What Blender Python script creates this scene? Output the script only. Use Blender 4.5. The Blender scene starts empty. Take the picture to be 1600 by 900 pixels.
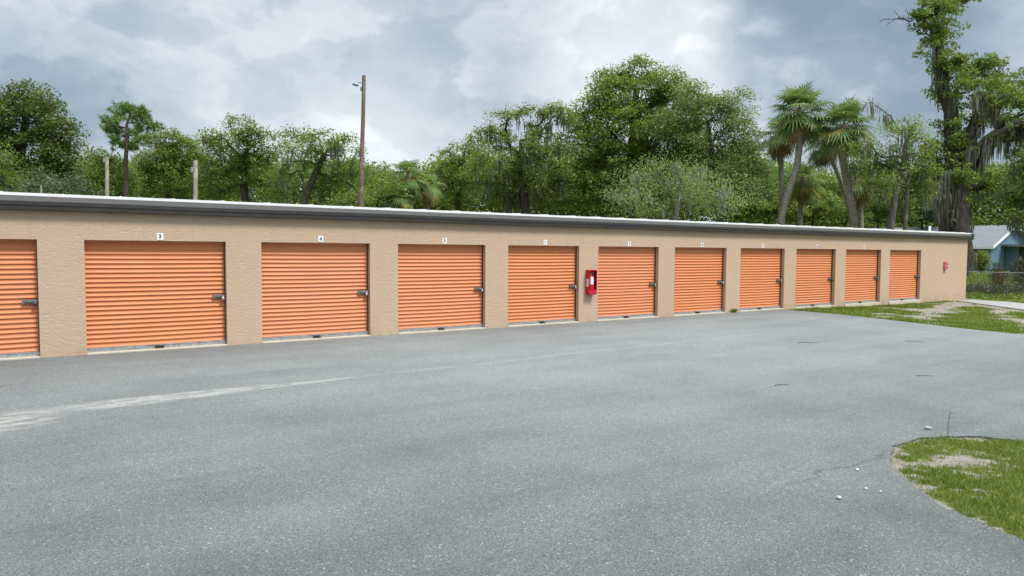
import bpy, bmesh, math, random
import numpy as np
from mathutils import Vector, Matrix, noise

random.seed(7)
RNG = np.random.default_rng(7)
SC = bpy.context.scene
COL = SC.collection

# ------------------------------------------------------------------ camera
F_PX, YAW, PITCH, ROLL = 1080.0, 0.58567, -0.05315, 0.00655
CAM = np.array([0.0, -15.03, 1.978])
_fw = np.array([math.sin(YAW)*math.cos(PITCH), math.cos(YAW)*math.cos(PITCH), math.sin(PITCH)])
_r = np.array([math.cos(YAW), -math.sin(YAW), 0.0])
_u = np.cross(_r, _fw)
_r2 = _r*math.cos(ROLL)+_u*math.sin(ROLL)
_u2 = -_r*math.sin(ROLL)+_u*math.cos(ROLL)
cd = bpy.data.cameras.new('camera')
cam = bpy.data.objects.new('camera', cd)
COL.objects.link(cam)
cd.sensor_width = 36.0
cd.lens = 36.0*F_PX/1600.0
cd.clip_start = 0.05
cd.clip_end = 4000
cam.matrix_world = Matrix(((_r2[0], _u2[0], -_fw[0], CAM[0]), (_r2[1], _u2[1], -_fw[1], CAM[1]),
                           (_r2[2], _u2[2], -_fw[2], CAM[2]), (0, 0, 0, 1)))
SC.camera = cam

def bearing(px, py):
    d = _fw+_r2*(px-800)/F_PX+_u2*(450-py)/F_PX
    return d
def far(px, py, depth):
    """surveyed point: line of sight and distance along the lens axis"""
    return CAM+bearing(px, py)*depth

# ------------------------------------------------------------------ view
SC.view_settings.view_transform = 'Standard'
SC.view_settings.look = 'None'
SC.view_settings.exposure = 1.5
SC.view_settings.gamma = 1.0
SC.view_settings.use_curve_mapping = False
SC.render.engine = 'CYCLES'
SC.cycles.max_bounces = 8
SC.cycles.diffuse_bounces = 5
SC.cycles.transparent_max_bounces = 6
SC.cycles.caustics_reflective = False
SC.cycles.caustics_refractive = False

# ------------------------------------------------------------------ sky and sun
SUN_DIR = Vector((0.22, -0.50, 0.84)).normalized()
sd = bpy.data.lights.new('sun', 'SUN')
sd.energy = 1.5
sd.angle = math.radians(14)
sd.color = (1.0, 0.95, 0.88)
sun = bpy.data.objects.new('sun', sd)
sun.rotation_euler = SUN_DIR.to_track_quat('Z', 'Y').to_euler()
sun.location = (0, -20, 60)
COL.objects.link(sun)

W = bpy.data.worlds.new('World')
SC.world = W
W.use_nodes = True
class NT:
    """tiny node helper"""
    def __init__(s, tree):
        s.t = tree
        tree.nodes.clear()
    def n(s, typ, **kw):
        nd = s.t.nodes.new(typ)
        for k, v in kw.items():
            setattr(nd, k, v)
        return nd
    def put(s, sock, v):
        if v is None:
            return
        if hasattr(v, 'is_output'):
            s.t.links.new(v, sock)
        else:
            if sock.type == 'RGBA' and isinstance(v, (tuple, list)) and len(v) == 3:
                v = (*v, 1)
            sock.default_value = v
    def math(s, op, a, b=None, c=None, clamp=False):
        nd = s.n('ShaderNodeMath', operation=op, use_clamp=clamp)
        for i, v in enumerate((a, b, c)):
            s.put(nd.inputs[i], v)
        return nd.outputs[0]
    def vmath(s, op, a, b=None):
        nd = s.n('ShaderNodeVectorMath', operation=op)
        s.put(nd.inputs[0], a)
        s.put(nd.inputs[1], b)
        return nd.outputs[1] if op in ('DOT_PRODUCT', 'LENGTH', 'DISTANCE') else nd.outputs[0]
    def scale(s, a, k):
        nd = s.n('ShaderNodeVectorMath', operation='SCALE')
        s.put(nd.inputs[0], a)
        s.put(nd.inputs['Scale'], k)
        return nd.outputs[0]
    def noise(s, vec, scale, detail=4, rough=0.55, dist=0.0, out=0):
        nd = s.n('ShaderNodeTexNoise')
        s.put(nd.inputs['Vector'], vec)
        s.put(nd.inputs['Scale'], scale)
        s.put(nd.inputs['Detail'], detail)
        s.put(nd.inputs['Roughness'], rough)
        s.put(nd.inputs['Distortion'], dist)
        return nd.outputs[out]
    def vor(s, vec, scale, feature='F1', out='Distance', rnd=1.0):
        nd = s.n('ShaderNodeTexVoronoi', feature=feature)
        s.put(nd.inputs['Vector'], vec)
        s.put(nd.inputs['Scale'], scale)
        s.put(nd.inputs['Randomness'], rnd)
        return nd.outputs[out]
    def ramp(s, fac, stops, interp='LINEAR'):
        nd = s.n('ShaderNodeValToRGB')
        cr = nd.color_ramp
        cr.interpolation = interp
        while len(cr.elements) < len(stops):
            cr.elements.new(0.5)
        for e, (p, c) in zip(cr.elements, stops):
            e.position = p
            e.color = (*c, 1) if isinstance(c, (tuple, list)) else (c, c, c, 1)
        s.put(nd.inputs[0], fac)
        return nd.outputs[0]
    def mapr(s, v, a, b, c=0.0, d=1.0, smooth=True):
        nd = s.n('ShaderNodeMapRange', interpolation_type='SMOOTHSTEP' if smooth else 'LINEAR')
        for i, x in enumerate((v, a, b, c, d)):
            s.put(nd.inputs[i], x)
        return nd.outputs[0]
    def mix(s, fac, a, b, blend='MIX'):
        nd = s.n('ShaderNodeMix', data_type='RGBA', blend_type=blend)
        s.put(nd.inputs[0], fac)
        s.put(nd.inputs[6], a)
        s.put(nd.inputs[7], b)
        return nd.outputs[2]
    def sep(s, v):
        nd = s.n('ShaderNodeSeparateXYZ')
        s.put(nd.inputs[0], v)
        return nd.outputs
    def comb(s, x=0.0, y=0.0, z=0.0):
        nd = s.n('ShaderNodeCombineXYZ')
        for i, v in enumerate((x, y, z)):
            s.put(nd.inputs[i], v)
        return nd.outputs[0]
    def bump(s, h, strength=0.5, dist=0.01, normal=None):
        nd = s.n('ShaderNodeBump')
        s.put(nd.inputs['Height'], h)
        s.put(nd.inputs['Strength'], strength)
        s.put(nd.inputs['Distance'], dist)
        s.put(nd.inputs['Normal'], normal)
        return nd.outputs[0]

def build_world():
    k = NT(W.node_tree)
    out = k.n('ShaderNodeOutputWorld')
    bg = k.n('ShaderNodeBackground')
    bg.inputs[1].default_value = 0.1
    sky = k.n('ShaderNodeTexSky', sky_type='NISHITA', sun_disc=False)
    sky.sun_elevation = math.asin(SUN_DIR.z)
    sky.sun_rotation = math.atan2(SUN_DIR.x, SUN_DIR.y)
    sky.air_density = 1.3
    sky.dust_density = 2.0
    d = k.n('ShaderNodeTexCoord').outputs['Generated']
    x, y, z = k.sep(d)
    zz = k.math('MAXIMUM', z, 0.0)
    Q = k.vmath('MULTIPLY', d, (1.0, 1.0, 1.65))
    wob = k.noise(Q, 4.5, 5, 0.54, 0.0, out=1)
    wob = k.vmath('SUBTRACT', wob, (0.5, 0.5, 0.5))
    dw = k.vmath('NORMALIZE', k.vmath('ADD', d, k.scale(wob, 0.15)))
    Qw = k.vmath('ADD', Q, k.scale(wob, 0.07))
    soft = k.noise(Qw, 3.2, 6, 0.52)
    v = k.math('MULTIPLY_ADD', soft, 1.15, -0.045)
    # billows: banks with a crisp sunlit edge that fades away behind it
    b1 = k.noise(Qw, 6.5, 7, 0.52)
    edge1 = k.math('MULTIPLY', k.mapr(b1, 0.47, 0.55, 0, 1), k.mapr(b1, 0.72, 0.53, 0, 1))
    v = k.math('ADD', v, k.math('MULTIPLY_ADD', edge1, 0.13, -0.045))
    b2 = k.noise(k.vmath('ADD', Qw, (3.1, 1.7, .4)), 11.0, 6, 0.54)
    edge2 = k.math('MULTIPLY', k.mapr(b2, 0.48, 0.58, 0, 1), k.mapr(b2, 0.78, 0.55, 0, 1))
    v = k.math('ADD', v, k.math('MULTIPLY_ADD', edge2, 0.08, -0.02))
    banks = [(1010, 70, 115, .17), (905, 165, 85, .15), (1165, 85, 70, .12), (1320, 170, 90, .18),
             (390, 95, 80, .10), (660, 235, 110, .12), (470, 190, 80, .06), (250, 210, 90, .04),
             (1310, 60, 125, -.38), (1580, 50, 120, -.24), (160, 150, 110, -.16), (30, 30, 170, -.16),
             (790, 80, 130, -.12), (1500, 240, 110, -.08), (560, 50, 120, .05)]
    for px, py, r, dv in banks:
        b = Vector(bearing(px, py)).normalized()
        dt = k.vmath('DOT_PRODUCT', dw, tuple(b))
        a = r/F_PX
        w = k.mapr(dt, math.cos(a*1.6), math.cos(a*0.35), 0, dv)
        v = k.math('ADD', v, w)
    col = k.ramp(v, [(0.0, (.092, .120, .150)), (0.22, (.122, .152, .182)), (0.42, (.180, .208, .235)),
                     (0.60, (.238, .262, .285)), (0.80, (.290, .304, .318)), (1.0, (.36, .370, .378))])
    gain = k.mapr(z, 0.34, 0.95, 10.0, 34.0)
    cl = k.scale(col, gain)
    c = k.mix(0.94, sky.outputs[0], cl)
    k.put(bg.inputs[0], c)
    k.t.links.new(bg.outputs[0], out.inputs[0])
build_world()

# ------------------------------------------------------------------ materials
MATS = {}
def pmat(name, fn):
    m = bpy.data.materials.new(name)
    m.use_nodes = True
    k = NT(m.node_tree)
    out = k.n('ShaderNodeOutputMaterial')
    p = k.n('ShaderNodeBsdfPrincipled')
    k.t.links.new(p.outputs[0], out.inputs[0])
    tc = k.n('ShaderNodeTexCoord').outputs['Object']
    fn(k, p, tc, out)
    MATS[name] = m
    return m
def simple(name, col, rough=0.6, metal=0.0, var=0.15, scale=8.0, spec=0.5, bump=0.0):
    def fn(k, p, tc, out):
        n = k.noise(tc, scale, 6, 0.6)
        c = k.mix(n, tuple(x*(1-var) for x in col), tuple(min(1, x*(1+var)) for x in col))
        k.put(p.inputs['Base Color'], c)
        k.put(p.inputs['Roughness'], k.mapr(n, .3, .7, rough*.85, min(1, rough*1.15)))
        p.inputs['Metallic'].default_value = metal
        p.inputs['Specular IOR Level'].default_value = spec
        if bump:
            k.put(p.inputs['Normal'], k.bump(n, bump, 0.01))
    return pmat(name, fn)

def m_stucco(k, p, tc, out):
    big = k.noise(tc, 0.45, 5, 0.6)
    mid = k.noise(tc, 3.0, 6, 0.6)
    c = k.mix(big, (.428, .318, .226), (.498, .377, .272))
    c = k.mix(k.mapr(mid, .35, .75, 0, .35), c, (.43, .326, .227))
    # splash stain and pink scuffing low on the wall, in patches
    z = k.sep(tc)[2]
    st = k.math('MULTIPLY', k.mapr(z, 0.30, -0.05, 0, 1), k.mapr(k.noise(tc, 2.2, 6, .7), .42, .64, 0, .55))
    c = k.mix(st, c, (.29, .205, .14))
    # faint rain streaks under the eave
    sx = k.vmath('MULTIPLY', tc, (5.0, 5.0, 0.25))
    sk = k.math('MULTIPLY', k.mapr(k.noise(sx, 1.6, 5, .7), .54, .72, 0, .42), k.mapr(z, 1.2, 2.6, 0, 1))
    c = k.mix(sk, c, (.32, .24, .17))
    k.put(p.inputs['Base Color'], c)
    p.inputs['Roughness'].default_value = 0.9
    p.inputs['Specular IOR Level'].default_value = 0.25
    # skip-trowel relief: curved ridges plus grain
    tw = k.noise(tc, 1.3, 2, .5, out=1)
    pv = k.vmath('ADD', k.vmath('MULTIPLY', tc, (1, 1, 2.3)), k.scale(tw, 0.9))
    r1 = k.noise(pv, 7.0, 5, .55, 0.6)
    r1 = k.math('ABSOLUTE', k.math('SUBTRACT', r1, 0.5))
    r2 = k.noise(tc, 45, 3, .6)
    h = k.math('ADD', k.math('MULTIPLY', r1, -1.6), k.math('MULTIPLY', r2, 0.30))
    k.put(p.inputs['Normal'], k.bump(h, 0.6, 0.02))
pmat('stucco', m_stucco)

def m_door(k, p, tc, out):
    rnd = k.n('ShaderNodeObjectInfo').outputs['Random']
    n = k.noise(tc, 1.3, 5, .6)
    c = k.mix(n, (.57, .186, .066), (.63, .222, .084))
    c = k.mix(k.mapr(rnd, 0, 1, 0, .7, False), c, (.60, .215, .100))
    # chalky fade and road dust low down
    z = k.sep(tc)[2]
    du = k.math('MULTIPLY', k.mapr(z, .7, .05, 0, 1), k.mapr(k.noise(tc, 5, 6, .7), .42, .72, 0, .30))
    c = k.mix(du, c, (.43, .22, .125))
    k.put(p.inputs['Base Color'], c)
    p.inputs['Roughness'].default_value = 0.42
    k.put(p.inputs['Roughness'], k.mapr(k.noise(tc, 2, 3, .6), .3, .7, .50, .60))
pmat('orange_steel', m_door)

def m_asphalt(k, p, tc, out):
    x, y, z = k.sep(tc)
    cells = k.vor(tc, 170, out='Color')
    g = k.sep(cells)[0]
    g2 = k.sep(k.vor(tc, 75, out='Color'))[1]
    base = k.ramp(g, [(0.0, (.060, .069, .069)), (.35, (.094, .105, .103)), (.75, (.135, .147, .142)), (.94, (.168, .180, .171)), (1.0, (.27, .28, .27))])
    base = k.mix(k.mapr(g2, .970, .99, 0, .5), base, (.36, .365, .345))
    base = k.mix(k.mapr(g2, .06, .02, 0, .6), base, (.035, .038, .042))
    # worn blotches and fresher asphalt by the island, plus painted lens vignette
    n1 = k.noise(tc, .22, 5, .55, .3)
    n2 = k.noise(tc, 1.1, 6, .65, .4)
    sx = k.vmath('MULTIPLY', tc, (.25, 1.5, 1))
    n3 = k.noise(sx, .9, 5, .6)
    wear_vignette = k.math('ADD', k.mapr(n1, .3, .7, -.14, .14), k.mapr(n3, .3, .7, -.10, .10))
    wear_vignette = k.math('ADD', wear_vignette, k.mapr(n2, .3, .7, -.06, .06))
    wear_vignette = k.math('ADD', wear_vignette, k.mapr(y, -12.5, -6.0, -.34, .10))  # darker towards the camera: lens vignette painted into the colour
    wear_vignette = k.math('ADD', wear_vignette, k.mapr(x, 0.0, 5.5, -.22, .05))  # left side painted darker for the same vignette
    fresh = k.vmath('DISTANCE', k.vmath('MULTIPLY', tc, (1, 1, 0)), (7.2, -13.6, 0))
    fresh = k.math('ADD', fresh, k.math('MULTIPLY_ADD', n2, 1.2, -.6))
    wear_vignette = k.math('ADD', wear_vignette, k.mapr(fresh, 3.4, 1.4, 0, -.26))
    wear_vignette = k.math('ADD', 1.20, wear_vignette)
    base = k.scale(base, wear_vignette)
    dust = k.mapr(k.noise(tc, .6, 6, .7, .5), .45, .8, 0, .22)
    base = k.mix(dust, base, (.190, .195, .188))
    st = k.mapr(k.noise(tc, .5, 6, .65, .6), .58, .76, 0, .20)
    base = k.mix(st, base, (.07, .078, .08))
    ty = k.noise(k.vmath('MULTIPLY', tc, (.12, 2.2, 1)), 1.7, 4, .6, .5)
    base = k.mix(k.mapr(ty, .56, .70, 0, .22), base, (.075, .082, .084))
    # washed-out line of pale sand along the crown of the lane
    yl = k.math('ADD', y, k.math('MULTIPLY_ADD', x, -.045, 4.95))
    wv = k.vmath('MULTIPLY', tc, (1.3, 4.0, 1))
    wn = k.noise(wv, 2.0, 7, .7)
    yl = k.math('ADD', yl, k.math('MULTIPLY_ADD', k.noise(tc, .9, 4, .6), .26, -.13))
    width = k.mapr(x, .6, 4.2, .36, .10)
    width = k.math('MULTIPLY', width, k.mapr(x, -.6, .5, .35, 1.0))
    band = k.math('SUBTRACT', 1.0, k.math('DIVIDE', k.math('ABSOLUTE', yl), width), clamp=True)
    along = k.math('MULTIPLY', k.mapr(x, 2.6, 4.6, 1, .38), k.math('MULTIPLY', k.mapr(x, 19, 12, 0, 1), k.mapr(x, -.35, .7, .25, 1)))
    band = k.math('MULTIPLY', k.math('MULTIPLY', k.mapr(band, 0, .55, 0, 1), along), k.math('MULTIPLY', k.mapr(wn, .37, .58, .06, 1.0), k.mapr(k.noise(tc, 22, 4, .7), .32, .60, .45, 1.0)))
    base = k.mix(band, base, (.30, .30, .28))
    pt = k.vmath('DISTANCE', k.vmath('MULTIPLY', tc, (1, 1, 0)), (-.55, -5.35, 0))
    pm = k.math('MULTIPLY', k.mapr(pt, .8, .15, 0, .8), k.mapr(wn, .40, .60, 0, 1))
    base = k.mix(pm, base, (.33, .32, .285))
    # darker band in front of the doors
    dr = k.math('MULTIPLY', k.mapr(k.math('ABSOLUTE', k.math('ADD', y, .55)), .1, .7, .26, 0), k.mapr(k.noise(tc, 1.4, 5, .6), .35, .65, .2, 1))
    base = k.mix(dr, base, (.085, .092, .10))
    # settled cracks near the grass island
    ck = k.math('ADD', k.math('ADD', y, 11.47), k.math('MULTIPLY_ADD', k.noise(tc, 2.4, 4, .6), .5, -.25))
    ckm = k.math('MULTIPLY', k.mapr(k.math('ABSOLUTE', ck), .005, .032, .6, 0), k.math('MULTIPLY', k.mapr(x, 5.0, 5.6, 0, 1), k.mapr(x, 7.2, 6.7, 0, 1)))
    base = k.mix(ckm, base, (.05, .055, .06))
    k.put(p.inputs['Base Color'], base)
    p.inputs['Roughness'].default_value = .82
    p.inputs['Specular IOR Level'].default_value = .4
    h = k.math('ADD', k.vor(tc, 150), k.math('MULTIPLY', k.noise(tc, 26, 3, .6), .6))
    k.put(p.inputs['Normal'], k.bump(h, .4, .005))
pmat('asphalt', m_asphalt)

def m_soil(k, p, tc, out):
    a = k.n('ShaderNodeAttribute', attribute_name='cover').outputs['Fac']
    n = k.noise(tc, 7, 7, .7)
    nf = k.noise(tc, 60, 4, .7)
    sand = k.mix(nf, (.17, .155, .128), (.35, .33, .29))
    sand = k.mix(k.mapr(n, .38, .62, 0, .7), sand, (.15, .125, .085))
    grs = k.mix(n, (.060, .085, .014), (.115, .150, .026))
    grs = k.mix(k.mapr(nf, .45, .7, 0, .5), grs, (.17, .155, .06))
    m = k.math('ADD', a, k.math('MULTIPLY_ADD', n, .7, -.35))
    c = k.mix(k.mapr(m, .40, .64, 0, 1), sand, grs)
    k.put(p.inputs['Base Color'], c)
    p.inputs['Roughness'].default_value = .95
    p.inputs['Specular IOR Level'].default_value = .2
    k.put(p.inputs['Normal'], k.bump(k.math('ADD', n, k.math('MULTIPLY', nf, .4)), .7, .04))
pmat('soil', m_soil)

def leaf_material(name, dark, mid, light, trans=0.3, rough=.5):
    def fn(k, p, tc, out):
        isl = k.n('ShaderNodeNewGeometry').outputs['Random Per Island']
        tint = k.n('ShaderNodeAttribute', attribute_name='tint').outputs['Fac']
        f = k.math('ADD', k.math('MULTIPLY', isl, .45), k.math('MULTIPLY', tint, .55))
        c = k.ramp(f, [(0.12, dark), (0.5, mid), (0.88, light)])
        k.put(p.inputs['Base Color'], c)
        p.inputs['Roughness'].default_value = rough
        p.inputs['Specular IOR Level'].default_value = .35
        tr = k.n('ShaderNodeBsdfTranslucent')
        k.put(tr.inputs[0], k.mix(.5, c, (.20, .27, .03), 'MIX'))
        mx = k.n('ShaderNodeMixShader')
        mx.inputs[0].default_value = trans
        k.t.links.new(p.outputs[0], mx.inputs[1])
        k.t.links.new(tr.outputs[0], mx.inputs[2])
        k.t.links.new(mx.outputs[0], out.inputs[0])
    return pmat(name, fn)
leaf_material('leaf_oak', (.064, .112, .022), (.150, .230, .042), (.265, .340, .076), .45)
leaf_material('leaf_dark', (.034, .064, .018), (.080, .128, .032), (.155, .190, .050), .38)
leaf_material('leaf_bright', (.080, .130, .022), (.155, .225, .040), (.245, .305, .070), .42)
leaf_material('leaf_pale', (.105, .162, .048), (.205, .282, .086), (.310, .380, .150), .45)
leaf_material('leaf_blue', (.034, .070, .042), (.066, .120, .070), (.112, .170, .095), .32)
leaf_material('leaf_pine', (.055, .125, .026), (.115, .230, .048), (.185, .300, .075), .4)
leaf_material('leaf_palm', (.055, .120, .036), (.115, .215, .064), (.230, .310, .105), .40)
leaf_material('leaf_palm_dead', (.100, .062, .028), (.205, .135, .055), (.310, .230, .090), .15, .8)
leaf_material('leaf_palm_gold', (.170, .165, .036), (.290, .255, .055), (.390, .320, .085), .35)
leaf_material('moss', (.100, .104, .078), (.170, .172, .132), (.260, .258, .205), .25, .9)
leaf_material('grass_blade', (.075, .115, .012), (.145, .205, .020), (.250, .270, .050), .35)
leaf_material('grass_dry', (.17, .135, .060), (.28, .23, .11), (.42, .37, .20), .2)
leaf_material('dark_weed', (.026, .028, .018), (.052, .052, .030), (.098, .090, .046), .2)
leaf_material('leaf_red', (.12, .045, .028), (.22, .080, .045), (.31, .15, .08), .3)

def m_bark(c1, c2, c3):
    def fn(k, p, tc, out):
        v = k.vmath('MULTIPLY', tc, (1, 1, .22))
        n = k.noise(v, 9, 7, .65, .4)
        b = k.noise(tc, 1.8, 5, .6)
        c = k.ramp(n, [(.28, c1), (.55, c2), (.80, c3)])
        c = k.mix(k.mapr(b, .52, .72, 0, .5), c, tuple(x*1.5 for x in c3))
        k.put(p.inputs['Base Color'], c)
        p.inputs['Roughness'].default_value = .95
        p.inputs['Specular IOR Level'].default_value = .2
        k.put(p.inputs['Normal'], k.bump(n, .8, .06))
    return fn
pmat('bark_oak', m_bark((.022, .018, .015), (.055, .046, .038), (.12, .108, .092)))
pmat('bark_pale', m_bark((.06, .052, .042), (.125, .112, .095), (.22, .205, .18)))
pmat('bark_pine', m_bark((.04, .026, .02), (.085, .060, .048), (.15, .115, .095)))
def m_palmtrunk(k, p, tc, out):
    v = k.vmath('MULTIPLY', tc, (1.5, 1.5, 7))
    n = k.noise(v, 2.2, 5, .6)
    g = k.noise(tc, 14, 4, .6)
    c = k.ramp(n, [(.3, (.11, .095, .075)), (.5, (.22, .192, .155)), (.7, (.31, .28, .235))])
    c = k.mix(k.mapr(g, .5, .7, 0, .4), c, (.10, .085, .065))
    k.put(p.inputs['Base Color'], c)
    p.inputs['Roughness'].default_value = .95
    k.put(p.inputs['Normal'], k.bump(n, .7, .04))
pmat('palm_trunk', m_palmtrunk)
pmat('pole_wood', m_bark((.085, .058, .045), (.160, .115, .092), (.215, .170, .145)))
pmat('pole_grey', m_bark((.17, .15, .12), (.30, .27, .225), (.42, .39, .33)))

def m_galv(k, p, tc, out):
    n = k.sep(k.vor(tc, 34, out='Color'))[0]
    d = k.noise(k.vmath('MULTIPLY', tc, (1, 1, 6)), 3, 6, .7)
    c = k.mix(n, (.26, .285, .295), (.42, .445, .45))
    c = k.mix(k.mapr(d, .50, .72, 0, .6), c, (.20, .185, .165))
    k.put(p.inputs['Base Color'], c)
    p.inputs['Metallic'].default_value = .55
    k.put(p.inputs['Roughness'], k.mapr(n, 0, 1, .42, .6))
pmat('galvanised', m_galv)
def m_concrete(col):
    def fn(k, p, tc, out):
        n = k.noise(tc, 5, 7, .7)
        g = k.noise(tc, 60, 3, .6)
        c = k.mix(n, tuple(x*.65 for x in col), tuple(min(1, x*1.2) for x in col))
        c = k.mix(k.mapr(g, .5, .75, 0, .35), c, tuple(x*.5 for x in col))
        k.put(p.inputs['Base Color'], c)
        p.inputs['Roughness'].default_value = .9
        k.put(p.inputs['Normal'], k.bump(g, .4, .006))
    return fn
pmat('concrete_sill', m_concrete((.52, .47, .38)))
pmat('concrete_path', m_concrete((.29, .29, .275)))
simple('gutter_brown', (.034, .031, .029), .45, .1, .25, 5)
simple('trim_grey', (.078, .081, .077), .8, .0, .35, 2.2, .2)
simple('roof_white', (.70, .70, .71), .50, 0, .05, 2)
simple('roof_grey', (.50, .52, .54), .6, 0, .1, 1.2)
simple('chrome', (.62, .62, .62), .22, .95, .12, 30)
simple('latch_steel', (.16, .19, .19), .45, .5, .3, 20)
simple('dark_steel', (.07, .065, .06), .45, .7, .3, 20)
simple('brass', (.38, .28, .12), .35, .9, .2, 20)
simple('plate_white', (.74, .77, .78), .5, 0, .06, 20)
simple('digit_navy', (.025, .04, .075), .6, 0, .1, 20)
simple('red_enamel', (.48, .008, .022), .30, 0, .12, 6)
simple('red_tank', (.62, .012, .010), .22, 0, .08, 6)
simple('red_faded', (.62, .17, .18), .5, 0, .15, 14)
simple('black_plastic', (.018, .018, .018), .45, 0, .2, 10)
simple('dark_hole', (.10, .012, .014), .7, 0, .2, 20)
simple('stone_white', (.42, .40, .36), .85, 0, .2, 30, bump=.4)
simple('grit_tan', (.24, .215, .175), .95, 0, .45, 40)
simple('twig_brown', (.105, .090, .07), .9, 0, .3, 30)
simple('blue_siding', (.115, .205, .275), .75, 0, .12, 2)
simple('white_trim', (.66, .68, .70), .6, 0, .08, 3)
simple('dark_glass', (.02, .024, .028), .12, 0, .2, 3)
simple('lamp_grey', (.22, .24, .26), .45, .5, .15, 8)
simple('wire_grey', (.13, .14, .14), .55, .5, .2, 8)
def m_shingle(k, p, tc, out):
    br = k.n('ShaderNodeTexBrick')
    k.put(br.inputs['Vector'], k.vmath('ADD', k.comb(k.sep(tc)[0], k.sep(tc)[2], 0.0), (0, 0, 0)))
    br.inputs['Scale'].default_value = 2.4
    k.put(br.inputs['Color1'], (.15, .178, .186))
    k.put(br.inputs['Color2'], (.20, .226, .234))
    k.put(br.inputs['Mortar'], (.10, .12, .127))
    br.inputs['Mortar Size'].default_value = .025
    n = k.noise(tc, 1.2, 6, .65)
    c = k.mix(k.mapr(n, .35, .7, 0, .5), br.outputs[0], (.13, .15, .155))
    k.put(p.inputs['Base Color'], c)
    p.inputs['Roughness'].default_value = .9
pmat('shingle', m_shingle)

# ------------------------------------------------------------------ object helpers
def tag(o, label=None, cat=None, group=None, kind=None):
    if label: o['label'] = label
    if cat: o['category'] = cat
    if group: o['group'] = group
    if kind: o['kind'] = kind
    return o
def link(o, parent=None):
    COL.objects.link(o)
    if parent is not None:
        o.parent = parent
    return o
def empty(name, loc=(0, 0, 0), rz=0.0):
    o = bpy.data.objects.new(name, None)
    o.empty_display_size = .3
    o.location = [float(c) for c in loc]
    o.rotation_euler = (0, 0, rz)
    return link(o)

class MB:
    """collects shapes of one mesh object"""
    def __init__(s):
        s.v, s.f, s.sm = [], [], []
    def add(s, verts, faces, smooth=False):
        b = len(s.v)
        s.v += [tuple(float(c) for c in p) for p in verts]
        s.f += [tuple(i+b for i in f) for f in faces]
        s.sm += [smooth]*len(faces)
        return s
    def box(s, x0, y0, z0, x1, y1, z1, bev=0.0):
        if bev <= 0:
            v = [(x0, y0, z0), (x1, y0, z0), (x1, y1, z0), (x0, y1, z0), (x0, y0, z1), (x1, y0, z1), (x1, y1, z1), (x0, y1, z1)]
            return s.add(v, [(0, 3, 2, 1), (4, 5, 6, 7), (0, 1, 5, 4), (1, 2, 6, 5), (2, 3, 7, 6), (3, 0, 4, 7)])
        bm = bmesh.new()
        bmesh.ops.create_cube(bm, size=1)
        for q in bm.verts:
            q.co = Vector(((x0+x1)/2+q.co.x*(x1-x0), (y0+y1)/2+q.co.y*(y1-y0), (z0+z1)/2+q.co.z*(z1-z0)))
        bmesh.ops.bevel(bm, geom=bm.edges[:], offset=bev, segments=2, affect='EDGES', profile=.6)
        bm.verts.index_update()
        s.add([q.co[:] for q in bm.verts], [[q.index for q in f.verts] for f in bm.faces])
        bm.free()
        return s
    def tube(s, pts, rad, n=8, caps=True, smooth=True):
        pts = [np.array(p, float) for p in pts]
        if not hasattr(rad, '__len__'):
            rad = [rad]*len(pts)
        V, Fc = [], []
        ref = None
        for i, p in enumerate(pts):
            t = pts[min(i+1, len(pts)-1)]-pts[max(i-1, 0)]
            t = t/(np.linalg.norm(t)+1e-9)
            if ref is None:
                ref = np.array([1., 0, 0]) if abs(t[0]) < .8 else np.array([0, 1., 0])
            a = np.cross(t, ref); a /= np.linalg.norm(a)+1e-9
            b = np.cross(t, a)
            ref = -np.cross(t, a) if False else ref
            for j in range(n):
                q = 2*math.pi*j/n
                V.append(p+(a*math.cos(q)+b*math.sin(q))*rad[i])
        for i in range(len(pts)-1):
            for j in range(n):
                j2 = (j+1) % n
                Fc.append((i*n+j, i*n+j2, (i+1)*n+j2, (i+1)*n+j))
        s.add(V, Fc, smooth)
        if caps:
            L = (len(pts)-1)*n
            s.add(V[:n], [tuple(range(n-1, -1, -1))])
            s.add(V[L:], [tuple(range(n))])
        return s
    def lathe(s, prof, n=16, c=(0, 0, 0), smooth=True):
        V = []
        for r, z in prof:
            for j in range(n):
                q = 2*math.pi*j/n
                V.append((c[0]+r*math.cos(q), c[1]+r*math.sin(q), c[2]+z))
        Fc = []
        for i in range(len(prof)-1):
            for j in range(n):
                j2 = (j+1) % n
                Fc.append((i*n+j, i*n+j2, (i+1)*n+j2, (i+1)*n+j))
        return s.add(V, Fc, smooth)
    def build(s, name, mat, parent=None, loc=None):
        me = bpy.data.meshes.new(name)
        me.from_pydata(s.v, [], s.f)
        me.polygons.foreach_set('use_smooth', s.sm)
        me.materials.append(MATS[mat] if isinstance(mat, str) else mat)
        me.update()
        o = bpy.data.objects.new(name, me)
        if loc is not None:
            o.location = [float(c) for c in loc]
        return link(o, parent)

def quad_cloud(name, V, tint, mat, parent=None, smooth=False):
    """V: (N,4,3) quads -> one mesh with a per-point tint"""
    N = len(V)
    me = bpy.data.meshes.new(name)
    me.vertices.add(N*4)
    me.vertices.foreach_set('co', V.reshape(-1).astype(np.float32))
    me.loops.add(N*4)
    me.loops.foreach_set('vertex_index', np.arange(N*4, dtype=np.int32))
    me.polygons.add(N)
    me.polygons.foreach_set('loop_start', np.arange(0, N*4, 4, dtype=np.int32))
    me.polygons.foreach_set('loop_total', np.full(N, 4, dtype=np.int32))
    at = me.attributes.new('tint', 'FLOAT', 'POINT')
    at.data.foreach_set('value', np.repeat(tint, 4).astype(np.float32))
    me.materials.append(MATS[mat])
    me.update(calc_edges=True)
    o = bpy.data.objects.new(name, me)
    return link(o, parent)

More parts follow.
